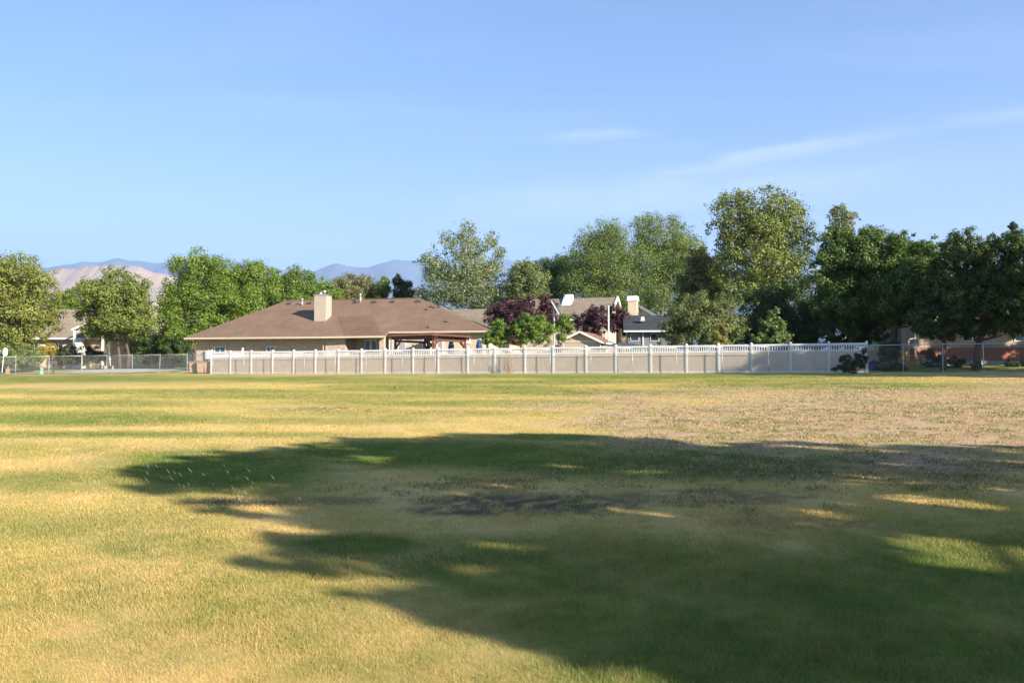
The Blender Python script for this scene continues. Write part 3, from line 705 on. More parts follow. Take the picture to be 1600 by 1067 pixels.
    # bushy pine in front of the fence end
    ptree('pine_sapling', 'small bushy dark pine growing against the right end of the white fence', 'tree', 1336, 53.5,
          [(1318, 564, 5, 8), (1324, 557, 4, 5), (1312, 574, 6, 4), (1334, 569, 6, 6), (1342, 555, 5, 5), (1349, 548, 4, 5), (1328, 576, 10, 3.5), (1347, 568, 5, 7), (1326, 568, 7, 5), (1338, 562, 5, 5), (1304, 576, 5, 3), (1352, 558, 4, 5)], 2200, .11, (.06, .085, .042), .05, 90, twigs=40, stems=2, fork=.1, var=.25, loose=1.7)
    ptree('far_tree', 'far green tree between the two left trees, behind the tan shingle roof', 'tree', 104, 135, [(92, 468, 16, 12), (112, 464, 16, 13), (100, 478, 26, 12), (82, 474, 14, 9)], 3000, .34, MID, .2, 91)
    ptree('far_tree', 'far green tree filling the gap right of the round-crowned tree', 'tree', 244, 132, [(238, 498, 12, 14), (250, 506, 14, 14), (240, 520, 18, 14)], 2600, .34, MID, .2, 92)
    # dead creeper on the fence
    g = np.random.default_rng(93)
    d = 64.9 / (1 + .455 * (796 - CX) / F) - 0.5
    bx = (796 - CX) / F * d; root = thing('dead_creeper', 'dry brown climbing weed on the chain-link before a tan fence panel', 'plant', (bx, d, gz(bx, d)))
    mb = MB()
    for i in range(22):
        a = np.array([g.uniform(-.18, .18), g.normal(0, .04), -.02]); p = [a]
        for k in range(6): p.append(p[-1] + np.array([g.normal(0, .08) - .015 * k * (i % 3 == 0), g.normal(0, .03), g.uniform(.12, .30)]))
        mb.tube(p, [.012, .011, .01, .009, .008, .006, .004], 4)
    mb.build('stem', M['straw'], root)
    # trees beyond the right edge: they throw the long shadows on the field and on the right-hand row
    hx, hy = -sin(SUN_AZ), -cos(SUN_AZ)        # direction shadows run
    qx, qy = hy, -hx                            # across the shadows
    def shade(label, pc, s0, lob, nleaf, size, r, seed, name='shade_tree', spread=1.6):
        bx, by = qx * pc + hx * s0, qy * pc + hy * s0
        z0 = gz(bx, by); g2 = np.random.default_rng(seed); L = []
        for (p, h, rp, rh) in lob:
            dep = g2.uniform(-1, 1) * spread
            L.append(((p - pc) * qx + dep * hx, (p - pc) * qy + dep * hy, h - z0 - dep * 0.4245, rp, rp, rh))
        plant(name, label, 'tree', bx, by, L, nleaf, size, DARK, r, seed, group='shade trees to the right of the field')
    # crown outline of the near trees: height reached by the foliage along the row
    tp_ = [3.6, 3.85, 4.4, 4.75, 5.0, 5.2, 6.0, 10.0, 12.5, 13.8, 14.0, 14.8, 16.3, 17.6, 19, 21]
    th_ = [6.0, 6.4, 7.0, 7.0, 8.1, 8.9, 9.7, 10.2, 9.8, 9.2, 7.9, 7.3, 5.9, 5.1, 5.1, 4.4]
    holes = [(7.5, 5.1, .52), (11.0, 8.2, .1)]
    gl = np.random.default_rng(77)

    def fill(p0, p1):
        out = []
        for p in np.arange(p0, p1, .70):
            for h in np.arange(2.3, 10.6, .64):
                q, k = p + gl.uniform(-.26, .26), h + gl.uniform(-.24, .24); r = gl.uniform(.52, .74)
                if gl.uniform() < .01: continue
                top = min(np.interp(q - .45, tp_, th_), np.interp(q, tp_, th_), np.interp(q + .45, tp_, th_))
                if q - .5 < 3.72 or k + .75 * r > top + .16 or any(math.hypot(q - a, k - b) < c + .4 * r for a, b, c in holes): continue
                out.append((q, k, r, r * .8))
        for _ in range(int((p1 - p0) * 9)):                       # ragged twigs standing out of the outline
            q = gl.uniform(p0, p1); k = np.interp(q, tp_, th_) + gl.normal(-.08, .20); out.append((q, k, gl.uniform(.14, .30), gl.uniform(.10, .2)))
        if p0 < 4:
            for _ in range(26): out.append((gl.normal(4.12, .13), gl.uniform(4.4, 6.2), gl.uniform(.12, .3), gl.uniform(.1, .22)))
        return out
    shade('broad tree right of the camera, throwing the shadow nearest the viewer', 7.0, -9.0, fill(3.8, 9.7), 52000, .25, .24, 201)
    shade('second shade tree right of the camera, rounder and lower', 12.2, -9.0, fill(9.7, 15.3), 44000, .25, .24, 202)
    shade('third shade tree right of the field, shading the weedy edge', 18.0, -9.0, fill(15.3, 20.8), 20000, .22, .18, 203)
    def fill2(p0, p1, h0, top, st=1.5):
        out = []
        for p in np.arange(p0 + .7, p1 - .5, st):
            for h in np.arange(h0, top, st * .9):
                t = top - 1.6 * ((p - (p0 + p1) / 2) / ((p1 - p0) / 2)) ** 2
                if h < t - .6: out.append((p + gl.uniform(-.3, .3), h + gl.uniform(-.3, .3), gl.uniform(1.0, 1.4), gl.uniform(.9, 1.15)))
        return out
    shade('tall tree beyond the right edge, shading the end of the white fence', 53.2, 4, fill2(49.2, 57.4, 4.2, 13.4), 21000, .34, .3, 204, spread=2.2)
    shade('tall tree beyond the right edge, shading the brick wall', 60.6, 5, fill2(56.8, 62.9, 4.6, 15.2), 21000, .34, .3, 205, spread=2.2)
    shade('wide tree beyond the right edge behind the brick house', 76.5, 5, fill2(69.4, 82.0, 5.0, 15.8), 36000, .36, .34, 206, spread=2.2)


# ------------------------------------------------------------------ fences
VINYL_PX = [330, 360, 392.7, 426, 459, 493, 529, 565, 602, 645.6, 685, 731, 773, 820.6, 864.6, 916, 962.4, 1017, 1072.9, 1123, 1174.6, 1235.6, 1295.6, 1354.6]


def on_line(px, off=0.0):
    r = (px - CX) / F; b = P0 + EV * off
    return (b[1] * r - b[0]) / (EU[0] + sin(TH) * r)


def vinyl_fence():
    us = [on_line(p) for p in VINYL_PX]
    u0 = us[0]; o = P0 + EU * u0; zb = 1.925
    root = thing('vinyl_fence', 'long white fence with tan panels and a picket band on top', 'fence', (o[0], o[1], zb), -TH)
    for i, u in enumerate(us):
        x = u - u0
        mb = MB().box(x - .064, -.064, -.2, x + .064, .064, 1.86)
        po = mb.build('post', M['vinyl'], root, bevel=.008)
        cb = MB().box(x - .078, -.078, 1.861, x + .078, .078, 1.90).taper(x - .07, -.07, x + .07, .07, 1.901, 1.965, .055)
        cb.build('cap', M['vinyl'], po)
    for i in range(len(us) - 1):
        a, b = us[i] - u0 + .066, us[i + 1] - u0 - .066
        pn = MB(); n = 12; w = (b - a) / n
        for k in range(n):
            pn.box(a + k * w + .003, -.012 if k % 2 else -.010, .13, a + (k + 1) * w - .003, .012, 1.335)
        p = pn.build('panel', M['tan_vinyl'], root)
        MB().box(a, -.022, .01, b, .022, .128).build('bottom_rail', M['vinyl'], p)
        MB().box(a, -.025, 1.338, b, .025, 1.445).build('middle_rail', M['vinyl'], p)
        MB().box(a, -.03, 1.722, b, .03, 1.84).build('top_rail', M['vinyl'], p)
        pk = MB(); n = 14; w = (b - a) / n
        for k in range(n): pk.box(a + (k + .5) * w - .032, -.014, 1.446, a + (k + .5) * w + .032, .014, 1.721)
        pk.build('pickets', M['vinyl'], p)


def chain_fence():
    off = -.42
    pxs = [128, 167, 207, 249.5, 293, 332, 381, 425.5, 475.5, 524, 572, 629, 680, 741, 800, 860, 923, 989, 1057, 1128, 1201, 1275, 1355, 1411, 1473, 1537]
    pts = [tuple(P0 + EV * off + EU * on_line(p, off)) for p in pxs]
    e = on_line(1537, off)
    for k in range(1, 8): pts.append(tuple(P0 + EV * off + EU * (e + 3.05 * k)))
    c = pts[0]; left = [(c[0] - 3.03 * k, c[1] - 0.02 * k) for k in range(12, 0, -1)]
    pts = left + pts
    corner = len(left)
    root = thing('chain_link_fence', 'long galvanised chain-link fence bordering the far side of the field', 'fence', (c[0], c[1], gz(*c)))
    ox, oy, oz = c[0], c[1], gz(*c)
    H = 1.68; g = np.random.default_rng(4)
    for i, (x, y) in enumerate(pts):
        z = gz(x, y) - oz; t = .045 if i == corner else .024; lean = g.normal(0, .018)
        tall = H + (.10 if i == corner else .02)
        p = MB().tube([(x - ox, y - oy, z - .2), (x - ox + lean, y - oy, z + tall)], t, 8).build('post', M['galv'], root, True)
        MB().lathe([(t * 1.15, 0), (t * 1.2, .02), (t * .8, .05), (.004, .07)], (x - ox + lean, y - oy, z + tall), 8).build('cap', M['galv'], p, True)
        if i == len(pts) - 1: break
        x2, y2 = pts[i + 1]; z2 = gz(x2, y2) - oz
        MB().tube([(x - ox, y - oy, z + H), (x2 - ox, y2 - oy, z2 + H)], .021, 6).build('top_rail', M['galv'], root, True)
        a = np.array([x - ox, y - oy - .03, z + .03]); b = np.array([x2 - ox, y2 - oy - .03, z2 + .03]); L = np.linalg.norm(b - a); d = (b - a) / L
        up = np.array([0, 0, 1.0]); h = H - .05; wm = MB(); pitch = .085; w = .0022
        k = -h
        while k < L:
            for sg in (1, -1):
                s0, s1 = k, k + h                      # a 45 degree wire, clipped to the bay
                t0 = max(0, -s0) ; t1 = min(h, L - s0)
                if t1 - t0 < .02: continue
                if sg == 1: A = a + d * (s0 + t0) + up * t0; B = a + d * (s0 + t1) + up * t1
                else: A = a + d * (s0 + t0) + up * (h - t0); B = a + d * (s0 + t1) + up * (h - t1)
                n = np.cross(B - A, np.array([d[1], -d[0], 0])); n /= np.linalg.norm(n); o = np.array([d[1], -d[0], 0]) * w
                wm.add([A + n * w, A - n * w * .6 + o, A - n * w * .6 - o, B + n * w, B - n * w * .6 + o, B - n * w * .6 - o], [(0, 1, 4, 3), (1, 2, 5, 4), (2, 0, 3, 5)])
            k += pitch
        wm.build('wire_mesh', M['wire'], root)


def return_fence():
    Y = 79.0; a = P(331, 548, Y); b = P(379, 546, Y); zb = gz(a[0], Y)
    root = thing('return_fence', 'short solid white fence with swooped ends standing behind the left end of the long fence', 'fence', (a[0], Y, zb))
    L = b[0] - a[0]; top = 3.78 - zb
    for x, dz in ((0, .05), (L, .22)):
        p = MB().box(x - .09, -.09, -.1, x + .09, .09, top + dz).build('post', M['cream_vinyl'], root, bevel=.01)
        MB().lathe([(.10, 0), (.10, .03), (.06, .05), (.10, .12), (.09, .18), (.03, .23)], (x, 0, top + dz), 10).build('finial', M['cream_vinyl'], p, True)
    poly = [(.09, 0), (L - .09, 0), (L - .09, top + .12), (L - .3, top - .02), (L - .6, top - .06), (.5, top - .16), (.32, top - .12), (.22, top + .04), (.09, top + .1)]
    MB().prism_y(poly, -.03, .03).build('panel', M['cream_vinyl'], root)
    MB().box(.09, -.05, top - .45, L - .09, .05, top - .32).build('rail', M['cream_vinyl'], root)


# ------------------------------------------------------------------ windows, doors (local to a house front, facing -y)
def window(par, x0, x1, z0, z1, y, mullions=1, glass='glass', frame='white', depth=.06, fr=.06, name='window', blinds=False):
    mb = MB(); mb.box(x0, y - depth, z0, x0 + fr, y, z1); mb.box(x1 - fr, y - depth, z0, x1, y, z1)
    mb.box(x0 + fr, y - depth, z0, x1 - fr, y, z0 + fr); mb.box(x0 + fr, y - depth, z1 - fr, x1 - fr, y, z1)
    for k in range(1, mullions + 1):
        c = x0 + (x1 - x0) * k / (mullions + 1); mb.box(c - fr * .4, y - depth * .9, z0 + fr, c + fr * .4, y, z1 - fr)
    w = mb.build(name, M[frame], par)
    MB().box(x0 + fr, y - depth * .35, z0 + fr, x1 - fr, y - .002, z1 - fr).build('pane', M[glass], w)
    if blinds:
        bl = MB(); z = z0 + fr + .04
        while z < z1 - fr - .03:
            bl.box(x0 + fr + .01, y - depth * .75, z, x1 - fr - .01, y - depth * .40, z + .035); z += .09
        bl.build('shutter', M['white'], w)
    return w


def vent_pipe(par, x, y, z, h, r, mat='metal', cap=True):
    mb = MB().tube([(x, y, z - .25), (x, y, z + h)], r, 10)
    if cap: mb.lathe([(r * 1.5, 0), (r * 1.6, .05), (r * 1.3, .14), (.01, .2)], (x, y, z + h + .001), 10)
    return mb.build('flue', M[mat], par, True)


def main_house():
    fr = Frame(-30.9, 84.5, R(-12), 2.2); zb = fr.zb
    root = thing('ranch_house', 'long low tan brick house with a wide brown hip roof behind the white fence', 'house', (fr.o[0], fr.o[1], zb), R(-12))
    m = .46; E = 5.35 - zb; rz = lambda y: E + m * y
    xW, xR, hd = 20.0, 29.3, 9.0
    A = (0, 0, E); B = (14.1, -.22, E - .03); Wc = (xW, 0, E); W2 = (xW, .9, rz(.9)); Rr = (xR, .9, rz(.9))
    rL = (5.9, hd, rz(hd)); rR = (20.2, hd, rz(hd)); BL = (0, 2 * hd, E); BR = (xR, 2 * hd, E)
    K = (11.2, 5.2, rz(5.2) + .03)
    mb = MB()
    t = .16
    vs = [A, B, Wc, W2, Rr, rR, rL, K, BL, BR]
    lo = [(p[0], p[1], p[2] - t) for p in vs]
    up = [(0, 1, 7, 6), (1, 2, 3, 7), (3, 4, 5), (3, 5, 6, 7), (0, 6, 8), (4, 9, 5), (9, 8, 6, 5)]
    up = [(0, 1, 7), (0, 7, 6), (1, 2, 3), (1, 3, 7), (3, 4, 5), (3, 5, 7), (7, 5, 6), (0, 6, 8), (4, 9, 5), (9, 8, 6), (9, 6, 5)]
    n = len(vs); fs = list(up) + [tuple(n + i for i in reversed(f)) for f in up]
    for a, b in ((0, 1), (1, 2), (2, 3), (3, 4), (4, 9), (9, 8), (8, 0)): fs.append((a, n + a, n + b, b))
    mb.add(vs + lo, fs)
    roof = mb.build('roof', M['roof'], root)
    # ridge cap
    MB().beam((rL[0], hd, rL[2] + .02), (rR[0], hd, rR[2] + .02), .26, .05).build('ridge_cap', M['roof_patio'], roof)
    # patio roof sheet laid on the main slope
    d = .05
    pb = MB().slab([(fr.L(538, -.05), -.12, rz(-.12) + d), (fr.L(597, -.05), -.12, rz(-.12) + d), (fr.L(584, 5.0), 4.6, rz(4.6) + d), (fr.L(530, 5.0), 4.6, rz(4.6) + d)], .1)
    pb.build('patio_roof', M['roof_patio'], roof)
    # gutters
    gt = MB()
    for a, b in ((A, B), (B, Wc), (W2, Rr)):
        gt.beam((a[0], a[1] - .06, a[2] - .09), (b[0], b[1] - .06, b[2] - .09), .11, .16)
    gt.build('gutter', M['fascia'], root)
    MB().beam((xR + .05, .9, E + .35 - .05), (xR + .05, 2 * hd, E - .08), .08, .16).build('fascia_board', M['fascia'], root)
    # soffit
    # walls
    wz = E - .12
    MB().box(.6, 1.05, -.9, 14.0, 2 * hd - .7, wz).build('wall', M['brick_tan'], root)
    w2 = MB(); x16 = fr.L(540, .55)
    w2.box(14.002, .5, -.9, x16, 2 * hd - .7, wz); w2.build('wall', M['brick_tan'], root)
    MB().box(x16 + .002, 3.0, -.9, xW + .4, 2 * hd - .7, wz + .6).build('wall', M['stucco2'], root)
    MB().box(xW + .402, 1.5, -.9, xR - .6, 2 * hd - .7, wz + .4).build('wall', M['stucco2'], root)
    xc = fr.L(597, .4); MB().box(xc - .22, .25, -.9, xc + .22, .69, wz).build('column', M['brick_tan'], root)
    # lamp under the patio eave
    MB().lathe([(.05, 0), (.09, -.03), (.10, -.10), (.04, -.15)], (xc + .12, .1, wz - .02), 10).build('porch_lamp', M['white'], root, True)
    zq = lambda py, lx, ly: fr.Z(py, lx, ly)
    # windows in the left wall
    for a, b, ya, yb in ((335, 352.5, 541.3, 551), (416.5, 429, 541, 551)):
        xa, xb = fr.L(a, 1.05), fr.L(b, 1.05); window(root, xa, xb, zq(yb, xa, 1.05), zq(ya, xa, 1.05), 1.048)
    # patio door, cabinet, smoker
    xa, xb = fr.L(570, 3), fr.L(589, 3); za = zq(530, xa, 3)
    dr = MB().box(xa, 2.94, .55, xb, 2.998, za).build('patio_door', M['white'], root)
    for k in (0, 1):
        c0 = xa + .10 + k * (xb - xa) / 2; MB().box(c0, 2.925, .8, c0 + (xb - xa) / 2 - .2, 2.938, za - .15).build('pane', M['glass_dark'], dr)
    xa = fr.L(541, 2.6); xb = fr.L(552, 2.6); MB().box(xa, 2.4, .3, xb, 2.99, zq(536.5, xa, 2.6)).build('cabinet', M['stucco'], root, bevel=.02)
    # right section windows
    xa, xb = fr.L(608, 1.5), fr.L(620, 1.5); window(root, xa, xb, .55, zq(528, xa, 1.5), 1.498, 1, 'glass_dark', blinds=True, name='window')
    xa, xb = fr.L(622, 1.5), fr.L(634, 1.5); window(root, xa, xb, .55, zq(531, xa, 1.5), 1.498, 0, 'glass_dark', blinds=True)
    xa, xb = fr.L(660, 1.5), fr.L(673, 1.5); window(root, xa, xb, 1.3, zq(531, xa, 1.5), 1.498, 1, 'glass')
    xa, xb = fr.L(682, 1.5), fr.L(693, 1.5); window(root, xa, xb, .55, zq(531, xa, 1.5), 1.498, 0, 'glass_dark', blinds=True, fr=.1)
    xa, xb = fr.L(720, 1.5), fr.L(735, 1.5); w = window(root, xa, xb, zq(536.5, xa, 1.5), zq(519.5, xa, 1.5), 1.498, 1, 'glass', fr=.09)
    w.children[0].data.materials[0] = plain('pale_blind', (.62, .60, .46), .6, .06)
    # downspouts
    for px, yd in ((326, 1.0), (505, .46)):
        x = fr.L(px, yd); MB().beam((x, yd, -.6), (x, yd, wz - .05), .07, .07).build('downspout', M['fascia'], root)
    # chimney
    x0, x1 = fr.L(490.3, 3.4), fr.L(508.5, 3.4); y0 = 3.4; y1 = y0 + 1.35; zt = zq(461.5, x0, y0)
    ch = MB().box(x0, y0, rz(y0) - .4, x1, y1, zt).build('chimney', M['stucco'], roof)
    MB().box(x0 - .05, y0 - .05, zt + .002, x1 + .05, y1 + .05, zt + .08).build('chimney_cap', M['metal'], ch)
    for fx, hh in ((.3, .22), (.62, .4)):
        MB().lathe([(.12, 0), (.12, hh - .15), (.19, hh - .14), (.19, hh), (.02, hh + .08)], (x0 + (x1 - x0) * fx, (y0 + y1) / 2, zt + .082), 10).build('flue', M['metal'], ch, True)
    # flues and roof vents
    y = 7.9
    for px, h, r, yy in ((471.5, .55, .08, 7.6), (562.5, .75, .09, 8.1)):
        vent_pipe(roof, fr.L(px, yy), yy, rz(yy), h, r)
    for px in (451, 483, 555, 584, 613, 653):
        x = fr.L(px, 8.0); yy = 8.0; a = math.atan(m)
        v = MB(); v.add([(x - .22, yy - .2, rz(yy - .2) + .02), (x + .22, yy - .2, rz(yy - .2) + .02), (x + .22, yy + .25, rz(yy + .25) + .02), (x - .22, yy + .25, rz(yy + .25) + .02),
                         (x - .2, yy - .24, rz(yy - .2) + .2), (x + .2, yy - .24, rz(yy - .2) + .2), (x + .2, yy + .2, rz(yy + .2) + .12), (x - .2, yy + .2, rz(yy + .2) + .12)],
                        [(0, 3, 2, 1), (4, 5, 6, 7), (0, 1, 5, 4), (1, 2, 6, 5), (2, 3, 7, 6), (3, 0, 4, 7)])
        v.build('roof_vent', M['darkgrey'], roof)
    for px, py in ((666, 484), (673, 480), (677.5, 481), (686, 480), (697, 503), (669, 512)):
        best = min((abs(fr.Z(py, fr.L(px, yy), yy) - rz(yy)), yy) for yy in np.arange(.9, 8.9, .05)); yy = best[1]
        x = fr.L(px, yy); v = MB().tube([(x, yy, rz(yy) - .1), (x, yy, rz(yy) + .3)], .04, 8); v.lathe([(.16, 0), (.1, .05), (.05, .09)], (x, yy - .02, rz(yy) + .03), 8)
        v.build('vent_pipe', M['darkgrey'], roof)
    # electricity meter at the left corner (a part of the wall)
    xa, xb = fr.L(320.5, .8), fr.L(328.5, .8); MB().box(xa, .8, zq(561, xa, .8), xb, 1.047, zq(547.5, xa, .3)).build('meter_box', M['greybox'], root, bevel=.02)
    MB().lathe([(.14, 0), (.14, .08), (.10, .1)], (fr.L(319.5, .95), .92, zq(551.5, xa, .9)), 10).build('meter', M['darkgrey'], root, True)
    # --- smoker standing on the patio
    x, yv = fr.L(559.5, 2.3), 2.3; wx, wy = fr.world(x, yv)
    s = thing('barbecue', 'round black barbecue under the patio roof beside the patio door', 'barbecue', (wx, wy, zb + .55))
    MB().lathe([(.05, .55), (.26, .62), (.34, .80), (.36, .95), (.34, 1.08), (.24, 1.24), (.05, 1.31)], n=16).build('bowl', M['black'], s, True)
    for k in range(3): a = k * 2.1; MB().tube([(.18 * cos(a), .18 * sin(a), .68), (.34 * cos(a), .34 * sin(a), 0)], .018, 6).build('leg', M['black'], s)
    MB().box(-.1, -.03, 1.33, .1, .03, 1.37).build('handle', M['wood'], s)
    return fr


def pergola():
    near = P(677, 522, 74.0); zt = near[2]; zb = 2.62
    root = thing('pergola', 'dark red-brown wooden pergola on the patio of the brown-roofed house', 'pergola', (near[0], near[1], zb))
    l = np.array([-3.45, 2.5, 0]); r = np.array([2.45, 3.4, 0]); ul = l / np.linalg.norm(l); ur = r / np.linalg.norm(r); T = zt - zb
    corners = [np.zeros(3), l, r, l + r]
    for c in corners:
        MB().beam(c + [0, 0, -.1], c + [0, 0, T - .36], .2, .2).build('post', M['wood'], root, bevel=.01)
        base = MB().beam(c + [0, 0, 0], c + [0, 0, .18], .27, .27)
        base.build('post_base', M['wood'], root)
        for d in (ul, ur):
            s = 1 if (c @ d) < 1 else -1
            MB().beam(c + [0, 0, T - 1.05] + d * s * .08, c + [0, 0, T - .40] + d * s * .68, .09, .13).build('brace', M['wood'], root)
    for a, d, ln in ((np.zeros(3), ul, 4.26), (r, ul, 4.26)):
        for o in (-.12, .12):
            MB().beam(a + ur * o - d * .35 + [0, 0, T - .25], a + ur * o + d * (ln + .35) + [0, 0, T - .25], .05, .22).build('beam', M['wood'], root)
    for a in (np.zeros(3), l):
        MB().beam(a - ur * .05 + [0, 0, T - .47], a + ur * 4.24 + [0, 0, T - .47], .08, .2).build('tie_beam', M['wood'], root)
    for k in range(14):
        c = ul * (-.25 + 4.8 * k / 13) + [0, 0, T - .045]
        MB().beam(c - ur * .55, c + ur * 4.75, .05, .18).build('rafter', M['wood'], root)
    for k in range(17):
        c = ur * (-.4 + 5.0 * k / 16) + [0, 0, T + .075]
        MB().beam(c - ul * .45, c + ul * 4.8, .045, .05).build('lath', M['wood'], root)


def patio_things():
    zb = 2.66
    x, y, _ = P(645, 545, 77.2); g = thing('grill', 'long gas grill under a blue-grey cover beneath the pergola', 'grill', (x - .2, y, zb))
    MB().prism_x([(-.32, .0), (.32, .0), (.34, .9), (.28, 1.16), (.05, 1.28), (-.22, 1.22), (-.34, .95)], -.75, .75).build('cover', M['bluegrey'], g, bevel=.05)
    MB().box(-1.1, -.3, .82, -.752, .3, .90).build('side_shelf', M['bluegrey'], g); MB().box(.752, -.3, .82, 1.1, .3, .9).build('side_shelf', M['bluegrey'], g)
    for px, Y, h, lab in ((705, 77.6, 2.35, 'closed navy umbrella standing behind the right pergola post'), (748.5, 76.0, 2.15, 'closed navy umbrella near the right corner of the brown-roofed house')):
        x, y, _ = P(px, 545, Y); u = thing('umbrella', lab, 'umbrella', (x, y, zb))
        MB().lathe([(.25, 0), (.25, .07), (.05, .1)], n=14).build('base', M['black'], u, True)
        MB().tube([(0, 0, .1), (0, 0, h + .05)], .022, 8).build('pole', M['black'], u)
        pr = []; n = 18; vs = []; fs = []
        prof = [(.06, .75), (.20, .95), (.24, 1.3), (.20, 1.7), (.12, 2.1), (.03, h)]
        for r, z in prof:
            for k in range(n): vs.append((r * (1 + .22 * (k % 2)) * cos(2 * pi * k / n), r * (1 + .22 * (k % 2)) * sin(2 * pi * k / n), z))
        for i in range(len(prof) - 1):
            for k in range(n): fs.append((i * n + k, i * n + (k + 1) % n, (i + 1) * n + (k + 1) % n, (i + 1) * n + k))
        MB().add(vs, fs).build('canopy', M['navy'], u, True)
    for px, lab in ((712, 'navy-framed patio chair behind the fence, left of the pair by the pergola'), (724, 'navy-framed patio chair behind the fence, right of the pair by the pergola')):
        x, y, _ = P(px, 545, 75.2); c = thing('patio_chair', lab, 'chair', (x, y, zb), R(15), 'navy patio chairs')
        MB().box(-.25, -.25, .42, .25, .25, .46).build('seat', M['navy'], c)
        f = MB()
        f.tube([(-.27, .25, 0), (-.27, .27, 1.1), (.27, .27, 1.1), (.27, .25, 0)], .02, 6); f.build('back_frame', M['navy'], c)
        for sx in (-.27, .27):
            MB().tube([(sx, -.25, 0), (sx, -.25, .66), (sx, .26, .68)], .018, 6).build('arm', M['navy'], c)
        b = MB()
        for k in range(5): b.box(-.2 + k * .09, .262, .5, -.16 + k * .09, .278, 1.08)
        b.build('backrest', M['navy'], c)


def bins():
    Y = 79.6; zb = gz(-28, Y)
    def make(lab, px, dy):
        x = (px - CX) / F * (Y + dy); t = thing('wheeled_bin', lab, 'bin', (x, Y + dy, zb), R(8), 'tan wheeled bins')
        body = MB(); w0, w1, d0, d1, h = .24, .31, .26, .36, .98
        body.add([(-w0, -d0, .06), (w0, -d0, .06), (w0, d0, .06), (-w0, d0, .06), (-w1, -d1, h), (w1, -d1, h), (w1, d1, h), (-w1, d1, h)], [(0, 3, 2, 1), (4, 5, 6, 7), (0, 1, 5, 4), (1, 2, 6, 5), (2, 3, 7, 6), (3, 0, 4, 7)])
        body.box(-w1 - .03, -d1 - .03, h - .08, w1 + .03, d1 + .03, h + .001)
        body.build('body', M['bin'], t, bevel=.02)
        MB().prism_x([(-.42, 1.0), (.42, 1.0), (.42, 1.04), (.1, 1.11), (-.3, 1.08), (-.42, 1.03)], -.36, .36).build('lid', M['binlid'], t, bevel=.015)
        MB().tube([(-.3, .40, 1.02), (.3, .40, 1.02)], .02, 6).build('handle', M['binlid'], t)
        for s in (-.29, .29): MB().tube([(s - .03, .27, .12), (s + .03, .27, .12)], .12, 12).build('wheel', M['black'], t)
    make('tan wheeled bin at the left end of the white fence, leftmost of three', 302, .3)
    make('tan wheeled bin in the middle of the three, in front of the brick corner', 314, -.2)
    make('tan wheeled bin half hidden behind the first white fence post', 325.5, .1)


